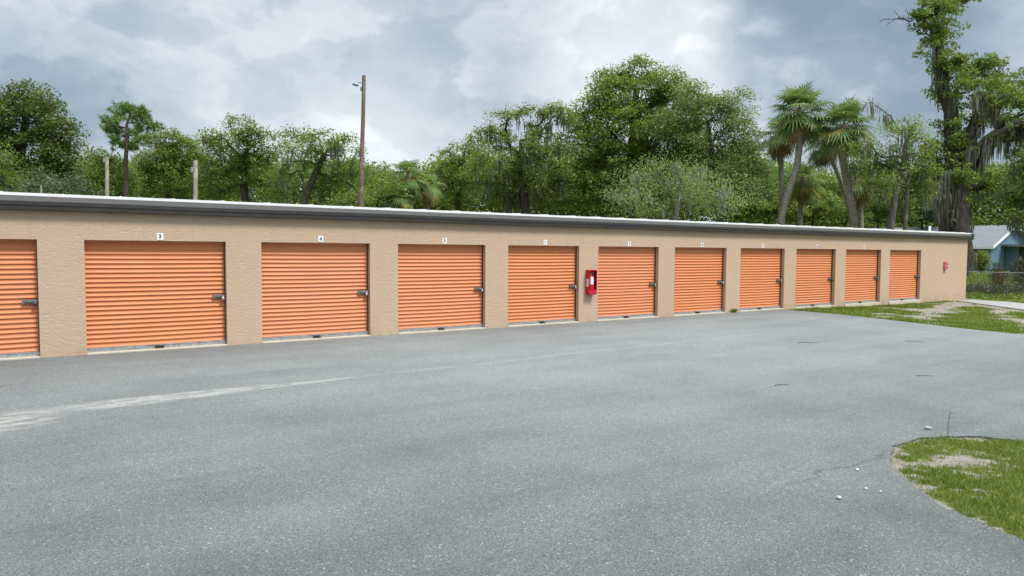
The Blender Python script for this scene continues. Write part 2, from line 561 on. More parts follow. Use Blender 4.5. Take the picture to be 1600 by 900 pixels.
def unit(a):
    return a/(np.linalg.norm(a, axis=-1, keepdims=True)+1e-9)
def ball(n):
    return unit(RNG.normal(size=(n, 3)))*RNG.uniform(.02, 1, (n, 1))**(1/2.2)
def leaves(C, tint, size, aspect=.55, up=.55):
    """diamond leaves around centres C"""
    N = len(C)
    nrm = unit(RNG.normal(size=(N, 3))+np.array([0, 0, up*2]))
    u = unit(np.cross(nrm, RNG.normal(size=(N, 3))))
    w = np.cross(nrm, u)
    L = size*RNG.uniform(.6, 1.35, (N, 1))
    droop = np.array([0, 0, -1.0])*L*.12
    a = C-u*L*.5
    b = C+w*L*.5*aspect
    c = C+u*L*.5+droop
    d = C-w*L*.5*aspect
    return np.stack([a, b, c, d], 1), tint

# ------------------------------------------------------------------ terrain
def sstep(t):
    t = np.clip(t, 0, 1)
    return t*t*(3-2*t)
def ground_z(x, y):
    x = np.asarray(x, float)
    return -.07+.05*sstep((x-17)/3.5)-.11*sstep((x-20.5)/7.5)+.36*sstep((x-44)/20)
def fbm(x, y, s, o=4, seed=0.0):
    return noise.fractal((x*s+seed, y*s-seed, seed), .9, 2.1, o)
def cover_at(x, y):
    """how much grass grows here, 0 sand .. 1 sward"""
    if 19 < x < 36 and -16 < y < .4:
        v = .66+.40*fbm(x, y, .38, 4, 3.1)+.42*fbm(x, y, 1.4, 3, 9.0)
        # worn sandy track from the corner of the wall across the strip
        ty = -1.6-(30.0-x)*.28
        v -= .52*math.exp(-((y-ty)/.60)**2)*float(sstep((x-23.0)/3.5))
        t2 = -5.2-(26.5-x)*.55
        v -= .40*math.exp(-((y-t2)/.50)**2)*float(sstep((x-22.0)/2.0))
        return v
    return .80+.2*fbm(x, y, .3, 4, 1.7)

def axis(lo, hi, fine_lo, fine_hi, fine, coarse0):
    a = list(np.arange(fine_lo, fine_hi+1e-6, fine))
    st, v = coarse0, fine_hi
    while v < hi:
        v += st; st *= 1.35; a.append(min(v, hi))
    st, v = coarse0, fine_lo
    while v > lo:
        v -= st; st *= 1.35; a.insert(0, max(v, lo))
    return np.array(a)
gx = axis(-1500, 1800, 18.0, 46.0, .25, .8)
gy = axis(-1500, 1800, -14.0, 8.0, .25, .8)
GX, GY = np.meshgrid(gx, gy, indexing='ij')
GZ = ground_z(GX, GY)
near = (GX > 21.4) & (GX < 60) & (GY > -20) & (GY < 30)
bumpy = np.array([[fbm(a, b, .7, 3, 4.0) if nn else 0.0 for a, b, nn in zip(r1, r2, r3)] for r1, r2, r3 in zip(GX, GY, near)])
GZ = GZ+bumpy*.03
me = bpy.data.meshes.new('ground')
nx, ny = GX.shape
vv = np.stack([GX, GY, GZ], -1).reshape(-1, 3)
idx = np.arange(nx*ny).reshape(nx, ny)
ff = np.stack([idx[:-1, :-1], idx[1:, :-1], idx[1:, 1:], idx[:-1, 1:]], -1).reshape(-1, 4)
me.from_pydata(vv.tolist(), [], ff.tolist())
at = me.attributes.new('cover', 'FLOAT', 'POINT')
cov = [cover_at(a, b) if (-60 < a < 120 and -60 < b < 120) else .8 for a, b in zip(vv[:, 0], vv[:, 1])]
at.data.foreach_set('value', np.array(cov, np.float32))
me.polygons.foreach_set('use_smooth', [True]*len(ff))
me.materials.append(MATS['soil'])
me.update()
tag(link(bpy.data.objects.new('ground', me)), kind='structure')

# lot outline: the pavement with the bay of the grass island cut into it
ISLAND = [(8.95, -12.25), (8.52, -12.01), (8.37, -11.71), (8.04, -11.47), (7.75, -11.36), (7.48, -11.35), (7.15, -11.36), (6.92, -11.42),
          (6.62, -11.60), (6.37, -11.79), (5.99, -12.20), (5.75, -12.51), (5.59, -12.84), (5.58, -13.08), (5.62, -13.6), (5.9, -14.4), (6.4, -15.3)]
def densify(pts, step, jit, seed):
    o = []
    for (x0, y0), (x1, y1) in zip(pts[:-1], pts[1:]):
        L = math.hypot(x1-x0, y1-y0)
        n = max(1, int(L/step))
        for i in range(n):
            t = i/n
            x, y = x0+(x1-x0)*t, y0+(y1-y0)*t
            k = jit*fbm(x, y, 3.4, 4, seed)
            nx_, ny_ = -(y1-y0)/L, (x1-x0)/L
            o.append((x+nx_*k, y+ny_*k))
    o.append(pts[-1])
    return o
isl = densify([(12.2, -13.1), (10.2, -12.75)]+ISLAND+[(9.0, -16.6), (12.5, -16.2)], .05, .07, 5.0)
edge = densify([(21.15, .3), (21.27, -.3), (21.28, -1.98), (20.75, -4.33), (20.2, -6.33), (20.0, -7.8), (19.6, -10.5), (18.0, -12.6), (14.5, -13.4), (12.2, -13.1)], .2, .07, 2.0)
outline = [(-40, .3)]+edge[:-1]+isl+[(12.5, -40), (-40, -40)]
bm = bmesh.new()
top = [bm.verts.new((x, y, 0.0)) for x, y in outline]
eds = [bm.edges.new((top[i], top[(i+1) % len(top)])) for i in range(len(top))]
bmesh.ops.triangle_fill(bm, use_beauty=True, use_dissolve=False, edges=eds, normal=(0, 0, 1))
low = [bm.verts.new((x, y, -.12)) for x, y in outline]
for i in range(len(top)):
    j = (i+1) % len(top)
    bm.faces.new((top[i], low[i], low[j], top[j]))
bmesh.ops.recalc_face_normals(bm, faces=bm.faces[:])
me = bpy.data.meshes.new('asphalt_lot')
bm.to_mesh(me); bm.free()
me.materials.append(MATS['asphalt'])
tag(link(bpy.data.objects.new('asphalt_lot', me)), kind='structure')

# grass island soil: its own low mound
def island_cover(x, y):
    v = .66+.34*fbm(x, y, 1.7, 4, 6.3)+.46*fbm(x, y, 8.0, 5, 2.2)
    v += .06
    v -= .22*math.exp(-((x-8.3)/.55)**2-((y+12.35)/.40)**2)
    v -= .35*math.exp(-((x-7.0)/.35)**2-((y+12.0)/.25)**2)
    return v
icx, icy = 8.6, -13.9
rings = 46
V, Fc, cv = [], [], []
n = len(isl)
for i in range(rings+1):
    t = i/rings
    for (x, y) in isl:
        px, py = icx+(x-icx)*(1-t), icy+(y-icy)*(1-t)
        d = t*2.8
        z = -.025+.065*float(sstep(d/.9))+.018*fbm(px, py, 2.5, 3, 8.0)*min(1, d*4)
        V.append((px, py, z))
        edge_bare = max(0, 1-d/(.02+.17*abs(fbm(x, y, 4.0, 3, 3.3))))*.8*(1 if (y < -11.55 and x < 7.0) else .4)
        cv.append(island_cover(px, py)-edge_bare)
for i in range(rings):
    for j in range(n-1):
        Fc.append((i*n+j, (i+1)*n+j, (i+1)*n+j+1, i*n+j+1))
mb = MB().add(V, Fc, True)
o = mb.build('grass_island_soil', 'soil')
from mathutils import kdtree
KD = kdtree.KDTree(len(V))
for i_, q_ in enumerate(V):
    KD.insert((q_[0], q_[1], 0.0), i_)
KD.balance()
ISV, ISC = V, cv
at = o.data.attributes.new('cover', 'FLOAT', 'POINT')
at.data.foreach_set('value', np.array(cv, np.float32))
tag(o, kind='structure')

def inside(poly, x, y):
    c = False
    j = len(poly)-1
    for i in range(len(poly)):
        xi, yi = poly[i]; xj, yj = poly[j]
        if (yi > y) != (yj > y) and x < (xj-xi)*(y-yi)/(yj-yi)+xi:
            c = not c
        j = i
    return c

def blades(P, h, w, tint, lean=.45):
    """grass blades as tapering quads at points P"""
    N = len(P)
    ang = RNG.uniform(0, 2*math.pi, N)
    side = np.stack([np.cos(ang), np.sin(ang), np.zeros(N)], 1)
    ln = RNG.normal(size=(N, 2))*lean
    tip = P+np.stack([ln[:, 0]*h, ln[:, 1]*h, h], 1)
    mid = P+np.stack([ln[:, 0]*h*.35, ln[:, 1]*h*.35, h*.55], 1)
    a = P-side*w[:, None]*.5
    b = P+side*w[:, None]*.5
    return np.concatenate([np.stack([a, b, mid+side*w[:, None]*.42, mid-side*w[:, None]*.42], 1),
                           np.stack([mid-side*w[:, None]*.42, mid+side*w[:, None]*.42, tip+side*w[:, None]*.06, tip-side*w[:, None]*.06], 1)]), np.concatenate([tint, tint])

def scatter_grass(name, label_mat, region, n, hfun, wid, coverf, zf, polytest, thr=.42):
    P, H, T = [], [], []
    x0, x1, y0, y1 = region
    tries = 0
    while len(P) < n and tries < n*8:
        tries += 1
        x, y = random.uniform(x0, x1), random.uniform(y0, y1)
        if not polytest(x, y):
            continue
        c = coverf(x, y)+random.gauss(0, .10)
        if c < thr:
            continue
        P.append((x, y, zf(x, y)))
        k = min(1.0, max(.25, (c-thr)*1.6+.35))
        H.append(hfun()*k*(1+.35*fbm(x, y, 2.1, 2, 5.5)))
        T.append(min(1, max(0, .5+.38*fbm(x, y, 1.1, 3, 7.7)+random.gauss(0, .12))))
    P = np.array(P); H = np.array(H); T = np.array(T)
    Vq, Tq = blades(P, H, np.full(len(P), wid)*RNG.uniform(.7, 1.3, len(P)), T)
    o = quad_cloud(name, Vq, Tq, label_mat)
    return o
isl_poly = isl+[(12.5, -13.2)]
def iz(x, y):
    return ISV[KD.find((x, y, 0.0))[1]][2]-.004
def icover(x, y):
    return ISC[KD.find((x, y, 0.0))[1]]
g1 = scatter_grass('grass', 'grass_blade', (5.5, 11, -14.6, -11.3), 60000, lambda: random.choice((.7, .9, 1, 1.2, 1.9))*random.uniform(.018, .050), .0060, icover, iz, lambda x, y: inside(isl_poly, x, y))
tag(g1, 'patchy short green grass on the rounded island at the lot corner', 'grass', kind='stuff')
g1b = scatter_grass('dry_grass', 'grass_dry', (5.5, 11, -14.6, -11.3), 5000, lambda: random.uniform(.02, .045), .005, lambda x, y: .6, iz, lambda x, y: inside(isl_poly, x, y))
tag(g1b, 'straw coloured dead blades among the grass of the rounded island', 'dry grass', kind='stuff')
edge_poly = edge+[(40, -14), (40, .3)]
def strip_ok(x, y):
    if not inside(edge_poly, x, y):
        return False
    if y > -.02 and x < 35.25:
        return False
    # concrete walk stays clear
    d = (x-33.3)*(-.752)+(y+.75)*(-.659)
    n_ = (x-33.3)*(.659)+(y+.75)*(-.752)
    return not (d > -1.2 and -.05 < n_ < 2.2)
g2 = scatter_grass('grass', 'grass_blade', (19.2, 36, -13.5, .3), 70000, lambda: random.uniform(.03, .09), .020, cover_at, lambda x, y: float(ground_z(x, y)), strip_ok, .45)
tag(g2, 'mown green grass with bare sandy patches at the far end of the row', 'grass', kind='stuff')
def lawn_ok(x, y):
    return (x-36.5)*.76+(y+2.0)*.65 > .6
g3 = scatter_grass('grass', 'grass_blade', (35, 66, -8, 22), 45000, lambda: random.uniform(.08, .22), .05, lambda x, y: .9+.3*fbm(x, y, .5, 3, 2), lambda x, y: float(ground_z(x, y)), lawn_ok, .45)
tag(g3, 'unmown lawn between the wire fence and the blue house', 'grass', kind='stuff')

# concrete walk leaving the end of the building
pth = [(33.6, -.30), (33.15, -.93), (30.2, -4.25), (24.6, -10.6), (26.8, -12.2), (33.0, -4.6), (34.9, -1.9), (35.1, -.30)]
V = [(x, y, float(ground_z(x, y))+.035) for x, y in pth]
Vb = [(x, y, float(ground_z(x, y))-.1) for x, y in pth]
m = len(pth)
mb = MB().add(V+Vb, [tuple(range(m))]+[(i, i+m, (i+1) % m+m, (i+1) % m) for i in range(m)])
tag(mb.build('path', 'concrete_path'), kind='structure')

# ------------------------------------------------------------------ storage building
XL, XR, DEPTH = -7.2, 35.2, 9.0
WT, TOP = .15, 2.66
DOORS = {1: (-5.72, -3.30), 2: (-2.66, -.24), 3: (.48, 2.945), 4: (3.645, 6.055), 5: (6.75, 9.155), 6: (9.845, 12.21), 7: (12.905, 15.30),
         8: (15.99, 18.40), 9: (19.115, 21.50), 10: (22.185, 24.635), 11: (25.32, 27.82), 12: (28.50, 31.0)}
DH = 2.135
bld = empty('storage_building', (14, 4.5, 0))
tag(bld, 'long low tan stucco storage building with a row of orange roll-up doors', 'building')
def under(o):
    o.location = (-14, -4.5, 0)
    return o
mb = MB()
xs = [XL]
for k in sorted(DOORS):
    xs += list(DOORS[k])
xs.append(XR)
zlev = [-.6, 0.0, DH, TOP]
idm = {}
def vid(x, y, z):
    key = (round(x, 4), round(y, 4), round(z, 4))
    if key not in idm:
        idm[key] = len(mb.v)
        mb.v.append(key)
    return idm[key]
def q(*pts):
    mb.f.append(tuple(vid(*p) for p in pts)); mb.sm.append(False)
for i in range(len(xs)-1):
    a, b = xs[i], xs[i+1]
    q((a, 0, -.6), (b, 0, -.6), (b, 0, 0), (a, 0, 0))
    q((a, 0, DH), (b, 0, DH), (b, 0, TOP), (a, 0, TOP))
    if i % 2 == 0:
        q((a, 0, 0), (b, 0, 0), (b, 0, DH), (a, 0, DH))
    else:
        q((a, 0, 0), (a, 0, DH), (a, .24, DH), (a, .24, 0))
        q((b, 0, DH), (b, 0, 0), (b, .24, 0), (b, .24, DH))
        q((a, 0, DH), (b, 0, DH), (b, .24, DH), (a, .24, DH))
        q((a, 0, 0), (a, .24, 0), (b, .24, 0), (b, 0, 0))
HB = TOP+.65
q((XR, 0, -.6), (XR, DEPTH, -.6), (XR, DEPTH, HB), (XR, 0, TOP))
q((XL, DEPTH, -.6), (XL, 0, -.6), (XL, 0, TOP), (XL, DEPTH, HB))
q((XR, DEPTH, -.6), (XL, DEPTH, -.6), (XL, DEPTH, HB), (XR, DEPTH, HB))
wall = under(mb.build('wall', 'stucco', bld))
# roof: low-slope white metal sheets rising to the back
SL = .045
ROX0, ROX1 = XL-.2, XR+.22
mb = MB()
z0 = 2.900
yb = DEPTH+.15
prof = [(-.095, z0), (-.095, z0+.052), (yb, z0+.052+SL*(yb+.095)), (yb, z0+SL*(yb+.095)-.03)]
V = [(ROX0, y, z) for y, z in prof]+[(ROX1, y, z) for y, z in prof]
mb.add(V, [(0, 1, 5, 4), (1, 2, 6, 5), (2, 3, 7, 6), (3, 0, 4, 7), (0, 3, 2, 1), (4, 5, 6, 7)])
xx = ROX0+.3
while xx < ROX1-.1:      # standing ribs
    ya, yb2 = -.05, yb-.03
    za, zb = z0+.052+SL*(ya+.095), z0+.052+SL*(yb2+.095)
    mb.add([(xx-.02, ya, za-.005), (xx+.02, ya, za-.005), (xx, ya, za+.012), (xx-.02, yb2, zb-.005), (xx+.02, yb2, zb-.005), (xx, yb2, zb+.012)],
           [(0, 1, 2), (5, 4, 3), (1, 4, 5, 2), (2, 5, 3, 0)])
    xx += .91
roof = under(mb.build('roof', 'roof_white', bld))
mb = MB().tube([(33.75, 1.0, 3.0), (33.75, 1.0, 3.24)], .045, 10)
mb.tube([(33.75, 1.0, 3.20), (33.75, 1.0, 3.26)], .06, 10)
mb.build('vent_pipe', 'white_trim', roof)
# eave trim (grey, tilted to the sky) and brown box gutter
def extrude_x(prof, x0, x1, steps=1, wob=0.0):
    V, Fc = [], []
    n = len(prof)
    xsn = np.linspace(x0, x1, steps+1)
    for x in xsn:
        dz = wob*fbm(x, 0, .25, 3, 1.0)
        V += [(x, y, z+dz) for y, z in prof]
    for i in range(steps):
        for j in range(n):
            j2 = (j+1) % n
            Fc.append((i*n+j, i*n+j2, (i+1)*n+j2, (i+1)*n+j))
    Fc.append(tuple(range(n-1, -1, -1)))
    Fc.append(tuple(range(steps*n, steps*n+n)))
    return V, Fc
mb = MB().add(*extrude_x([(-.003, 2.795), (-.150, 2.795), (-.150, 2.812), (-.098, 2.897), (-.003, 2.897)], ROX0+.02, ROX1-.16, 60, .010))
under(mb.build('eave_trim', 'trim_grey', bld))
mb = MB().add(*extrude_x([(-.003, 2.648), (-.115, 2.648), (-.128, 2.656), (-.132, 2.715), (-.146, 2.745), (-.146, 2.792), (-.003, 2.792)], ROX0, ROX1-.02, 60, .010))
for x in np.arange(XL+2.0, XR, 6.1):   # slip joints of the gutter lengths
    mb.add(*extrude_x([(-.004, 2.644), (-.118, 2.644), (-.132, 2.653), (-.136, 2.715), (-.150, 2.745), (-.150, 2.790), (-.004, 2.790)], x, x+.06))
gutter = under(mb.build('gutter', 'gutter_brown', bld))
mb = MB().add(*extrude_x([(-.004, 2.640), (-.120, 2.640), (-.140, 2.660), (-.145, 2.72), (-.165, 2.75), (-.165, 2.905), (-.12, 2.925), (-.004, 2.925)], ROX1-.15, ROX1+.03))
mb.build('end_cap', 'gutter_brown', gutter)
# rake trim along the right end of the roof
mb = MB().add([(XR+.003, .0, 2.70), (XR+.2, .0, 2.70), (XR+.2, .0, 2.895), (XR+.003, .0, 2.895),
               (XR+.003, DEPTH, 2.70+SL*DEPTH), (XR+.2, DEPTH, 2.70+SL*DEPTH), (XR+.2, DEPTH, 2.895+SL*DEPTH), (XR+.003, DEPTH, 2.895+SL*DEPTH)],
              [(0, 1, 2, 3), (7, 6, 5, 4), (0, 4, 5, 1), (1, 5, 6, 2), (2, 6, 7, 3), (3, 7, 4, 0)])
under(mb.build('rake_trim', 'gutter_brown', bld))

# a second long low building stands behind, only its pale roof shows
YB = 17.0
ray = bearing(1172, 346.5)
tt = (YB-CAM[1])/ray[1]
pL = CAM+ray*tt
ray = bearing(1470, 358.8)
tt = (YB-CAM[1])/ray[1]
pR = CAM+ray*tt
RZ = float(min(pL[2], pR[2]))
b2 = empty('storage_building', (float(pL[0]+pR[0])/2, YB+2.5, 0))
tag(b2, 'long low neighbouring building whose pale roof edge just shows behind the palms', 'building')
hx = float(pR[0]-pL[0])/2
MB().box(-hx+.2, -2.3, -.4, hx-.2, 2.3, RZ-.42).build('wall', 'stucco', b2)
MB().add([(-hx, -2.6, RZ-.40), (hx, -2.6, RZ-.40), (hx, -2.6, RZ-.16), (-hx, -2.6, RZ-.16), (-hx, 0, RZ), (hx, 0, RZ), (-hx, 2.6, RZ-.16), (hx, 2.6, RZ-.16), (-hx, 2.6, RZ-.40), (hx, 2.6, RZ-.40)],
         [(0, 1, 2, 3), (3, 2, 5, 4), (4, 5, 7, 6), (6, 7, 9, 8), (0, 3, 4, 6, 8), (1, 9, 7, 5, 2), (0, 8, 9, 1)]).build('roof', 'roof_grey', b2)

# roll-up doors
def curtain(width, seed):
    z0, z1 = .099, DH+.06
    pitch = .0885
    prof = []
    rib = [(0.0, .000), (.040, .012), (.10, .0155), (.18, .0155), (.29, .0115), (.42, .005), (.52, .001), (.62, 0.0)]
    z = z0
    while z < z1:
        for u_, d in rib:
            prof.append((d, z+u_*pitch))
        z += pitch
    steps = 14
    V, Fc = [], []
    n = len(prof)
    for i in range(steps+1):
        x = width*i/steps
        for d, z in prof:
            sag = .004*fbm(x*.35, z*.5, 1.0, 1, seed)-.004*math.sin(math.pi*i/steps)
            V.append((x, .150-d+.003*fbm(x*.5, z*.5, .8, 1, seed+3), z+sag))
    for i in range(steps):
        for j in range(n-1):
            Fc.append((i*n+j, (i+1)*n+j, (i+1)*n+j+1, i*n+j+1))
    return V, Fc
# shared small parts, modelled at the door's lower left corner
def door_bar(wd):
    m = MB().box(.004, .105, .022, wd-.004, .149, .102, .004)
    m.box(.004, .098, .088, wd-.004, .104, .100)
    m.box(wd*.30, .098, .050, wd*.42, .104, .085)
    return m
def door_handle(wd):
    m = MB().box(wd*.50-.09, .045, .035, wd*.50+.07, .103, .050, .003)
    m.box(wd*.50-.09, .088, .050, wd*.50+.07, .1035, .078, .003)
    return m
def latch_mb(wd):
    m = MB().box(wd-.215, .092, .985, wd-.012, .128, 1.045, .003)
    m.box(wd-.200, .078, 1.003, wd-.004, .091, 1.027, .003)
    m.box(wd-.245, .085, .975, wd-.215, .128, 1.055, .003)
    for dx in (-.235, -.17, -.06):
        m.lathe([(0.0001, -.006), (.008, -.006), (.008, .0), (0.0001, .0)], 8, (wd+dx, .088, 1.05))
    return m
def plates_text(txt, size):
    cu = bpy.data.curves.new('digits', 'FONT')
    cu.body = txt
    cu.size = size
    cu.align_x = 'CENTER'
    cu.align_y = 'CENTER'
    cu.extrude = .0015
    cu.offset = .0035
    to = bpy.data.objects.new('digits_tmp', cu)
    COL.objects.link(to)
    dg = bpy.context.evaluated_depsgraph_get()
    me = bpy.data.meshes.new_from_object(to.evaluated_get(dg))
    bpy.data.objects.remove(to)
    bpy.data.curves.remove(cu)
    return me
WHERE = {2: 'the door cut off by the left edge of the view', 3: 'the widest looking door near the left', 4: 'the orange door marked 4', 5: 'the orange door marked 5',
         6: 'the door just left of the red extinguisher cabinet', 7: 'the door just right of the red extinguisher cabinet', 8: 'the orange door marked 8',
         9: 'the last door before the grass begins', 10: 'the first door standing over grass', 11: 'the middle one of the three doors over grass', 12: 'the far right last door of the row'}
for k in sorted(DOORS):
    a, b = DOORS[k]
    wd = b-a
    V, Fc = curtain(wd, k*3.7)
    d = MB().add(V, Fc, True).build('door', 'orange_steel', bld, (a-14, -4.5, 0))
    door_bar(wd).build('bottom_bar', 'galvanised', d)
    door_handle(wd).build('pull_handle', 'dark_steel', d)
    latch_mb(wd).build('latch', 'latch_steel', d)
    # side tracks and concrete sill
    MB().box(.0005, .125, .03, .008, .1485, DH).build('track', 'orange_steel', d)
    MB().box(wd-.016, .118, .03, wd-.0005, .1485, DH).build('track', 'dark_steel', d)
    MB().box(.002, -.035, -.30, wd-.002, .235, .026 if k < 10 else .022, .006).build('sill', 'concrete_sill', d)
    if k < 2:
        continue
    # padlock hangs on the latch: its own thing
    lx, lz = b-.055, 1.0
    t = empty('padlock', (lx, .06, lz-.075))
    tag(t, 'round steel padlock on '+WHERE[k], 'padlock', 'padlocks on the roll-up doors')
    mbp = MB()
    mbp.lathe([(.0001, -.014), (.030, -.014), (.034, -.009), (.034, .009), (.030, .014), (.0001, .014)], 18)
    mbp.v = [(x, z, y+.045) for x, y, z in mbp.v]
    mbp.build('lock_body', 'chrome' if k not in (2, 10, 12) else 'dark_steel', t)
    MB().tube([(-.017, 0, .065), (-.017, 0, .095), (-.010, 0, .108), (.0, 0, .113), (.010, 0, .108), (.017, 0, .095), (.017, 0, .065)], .0048, 8).build('shackle', 'chrome', t)
SHORT = {3: 'the nearest fully visible orange door', 4: 'the second fully visible orange door', 5: 'the third fully visible orange door', 6: 'the door left of the red cabinet',
         7: 'the door right of the red cabinet', 8: 'the second door right of the red cabinet', 9: 'the last door before the grass', 10: 'the first door over grass',
         11: 'the middle door over grass', 12: 'the far last door over grass'}
SIGNX = {3: 1.74, 4: 4.91, 5: 7.98, 6: 11.03, 7: 14.08, 8: 17.22, 9: 20.27, 10: 23.40, 11: 26.55, 12: 29.69}
for k, x in SIGNX.items():
    t = empty('number_plate', (x, -.0, 2.155))
    tag(t, 'white number plate reading %d above %s' % (k, SHORT[k]), 'number plate', 'number plates over the doors')
    MB().box(-.058, -.008, 0, .058, -.0005, .128, .002).build('plate', 'plate_white', t)
    me = plates_text(str(k), .105)
    me.materials.clear(); me.materials.append(MATS['digit_navy'])
    dobj = bpy.data.objects.new('numeral', me)
    dobj.location = (0, -.0098, .064)
    dobj.rotation_euler = (math.pi/2, 0, 0)
    link(dobj, t)

# ------------------------------------------------------------------ extinguisher cabinet on the pier
FX, FZ, FW, FD, FH = 12.45, .80, .28, .165, .67
cab = empty('extinguisher_cabinet', (FX+FW/2, -.001, FZ))
tag(cab, 'bright red open-fronted fire extinguisher cabinet mounted on the pier between two doors', 'extinguisher cabinet')
w2 = FW/2
mb = MB()
mb.box(-w2, -FD, 0, -w2+.006, 0, FH)
mb.box(w2-.006, -FD, 0, w2, 0, FH)
mb.box(-w2+.006, -.008, .006, w2-.006, -.001, FH-.006)
mb.box(-w2+.006, -FD, 0, w2-.006, 0, .006)
mb.box(-w2+.006, -FD, FH-.006, w2-.006, 0, FH)
mb.box(-w2+.006, -FD, .006, w2-.006, -FD+.005, .115)      # retaining panel at the foot
mb.add([(-w2, -FD, 0), (w2, -FD, 0), (w2, -.002, 0), (-w2, -.002, 0), (-w2+.05, -FD+.04, -.035), (w2-.05, -FD+.04, -.035), (w2-.05, -.03, -.035), (-w2+.05, -.03, -.035)],
       [(0, 1, 5, 4), (1, 2, 6, 5), (2, 3, 7, 6), (3, 0, 4, 7), (4, 5, 6, 7)])
mb.build('cabinet_body', 'red_enamel', cab)
mb = MB()
for s in ((-w2+.006, -w2+.016), (w2-.016, w2-.006)):
    mb.box(s[0], -FD-.001, .116, s[1], -FD+.005, FH-.006)
mb.box(-w2+.017, -FD-.001, FH-.022, w2-.017, -FD+.005, FH-.0065)
mb.build('front_frame', 'red_enamel', cab)
MB().box(-w2-.003, -FD+.035, .20, -w2-.0005, -.045, .42).build('side_sticker', 'plate_white', cab)
ext = empty('fire_extinguisher', (FX+FW/2-.015, -.085, FZ+.008))
tag(ext, 'red fire extinguisher with a white label standing inside the red cabinet', 'fire extinguisher')
ext.scale = (1.18, 1.18, 1.18)
MB().lathe([(.0001, 0), (.055, 0), (.060, .01), (.060, .36), (.052, .40), (.030, .43), (.022, .44), (.022, .46), (.0001, .46)], 20).build('tank', 'red_tank', ext)
V, Fc = [], []
for i in range(13):
    a = math.radians(-150+i*120/12)
    for z in (.22, .39):
        V.append((.0612*math.cos(a), .0612*math.sin(a), z))
for i in range(12):
    Fc.append((2*i, 2*i+2, 2*i+3, 2*i+1))
MB().add(V, Fc, True).build('paper_label', 'plate_white', ext)
mb = MB().lathe([(.0001, .44), (.020, .445), (.020, .49), (.0001, .495)], 12)
mb.box(-.012, -.075, .485, .012, .03, .50, .003)
mb.add([(-.012, -.085, .545), (.012, -.085, .545), (.012, .02, .505), (-.012, .02, .505), (-.012, -.085, .552), (.012, -.085, .552), (.012, .02, .513), (-.012, .02, .513)],
       [(0, 1, 2, 3), (7, 6, 5, 4), (0, 4, 5, 1), (1, 5, 6, 2), (2, 6, 7, 3), (3, 7, 4, 0)])
mb.build('valve', 'chrome', ext)
MB().tube([(.02, -.01, .475), (.055, -.02, .47), (.072, -.02, .42), (.070, -.015, .25), (.068, -.01, .12)], .008, 8).build('hose', 'black_plastic', ext)
# faded red signal box on the blank end of the wall
box = empty('signal_box', (33.10, -.001, 1.285))
tag(box, 'faded pinkish red wall box with two dark round openings on the blank wall end', 'wall box')
MB().box(-.115, -.095, 0, .115, 0, .355, .008).build('housing', 'red_faded', box)
for z in (.10, .255):
    mb = MB().lathe([(.0001, .0), (.038, .0), (.044, .006), (.044, .014), (.0001, .014)], 18)
    mb.v = [(x, -.0955-.014+zz, y+z) for x, y, zz in mb.v]
    mb.build('round_opening', 'dark_hole', box)

# ------------------------------------------------------------------ poles behind the building
def pole(name, label, pt, pb, depth, r0, r1, mat, group=None):
    b = far(pb[0], pb[1], depth)
    t = far(pt[0], pt[1], depth)
    s = (t-b)/(t[2]-b[2])
    base = b+s*(0-b[2])
    o = empty(name, base)
    tag(o, label, 'pole', group)
    h = t[2]
    P = [np.array([0, 0, 0])+s*h*f+np.array([.015*math.sin(f*9), .01*math.cos(f*7), 0]) for f in np.linspace(0, 1, 10)]
    MB().tube(P, list(np.linspace(r0, r1, 10)), 12).build('shaft', mat, o)
    return o, s*h
p1, tp = pole('light_pole', 'tall bare brown wooden pole with a small lamp rising behind the roof', (568.5, 118), (564, 325), 32, .125, .085, 'pole_wood')
rv = _r2
up = np.array([0, 0, 1.0])
a0 = tp+up*-.34-rv*.08
MB().tube([a0, a0-rv*.10+up*.03, a0-rv*.2+up*.02], .014, 8).build('lamp_arm', 'dark_steel', p1)
c0 = a0-rv*.24
lm = MB().lathe([(.0001, .10), (.035, .10), (.045, .05), (.10, .0), (.155, -.085), (.145, -.085), (.09, -.01), (.0001, .0)], 16)
lm.v = [(x, y, z) for x, y, z in lm.v]
lo = lm.build('lamp_head', 'lamp_grey', p1, c0+up*-.03-rv*.06)
lo.rotation_euler = (0, math.radians(14), -YAW)
MB().box(-.05, -.04, -.08, .05, .04, .08, .006).build('ballast_box', 'lamp_grey', p1, tp+up*-.62-rv*.11)
MB().box(-.09, -.03, -.10, .02, .03, .10, .006).build('junction_box', 'lamp_grey', p1, tp+up*-3.6-rv*.13)
p2, tp = pole('short_pole', 'pale weathered short pole with a small flood lamp behind the third door', (305, 251), (305, 311), 26, .085, .078, 'pole_grey')
MB().box(-.10, -.06, -.12, .0, .06, .06, .01).build('flood_lamp', 'lamp_grey', p2, tp+up*-.32-rv*.06)
p3, tp = pole('short_pole', 'thin brown weathered pole with a small flood lamp, nearest the pine tree', (166.5, 245), (167, 304), 27, .075, .066, 'pole_grey')
MB().box(-.08, -.05, -.10, .0, .05, .05, .01).build('flood_lamp', 'lamp_grey', p3, tp+up*-.12-rv*.05)
p4, tp = pole('wooden_stake', 'short bleached stake tip just showing over the roof at far left', (64, 289), (64, 305), 26, .05, .028, 'pole_grey')
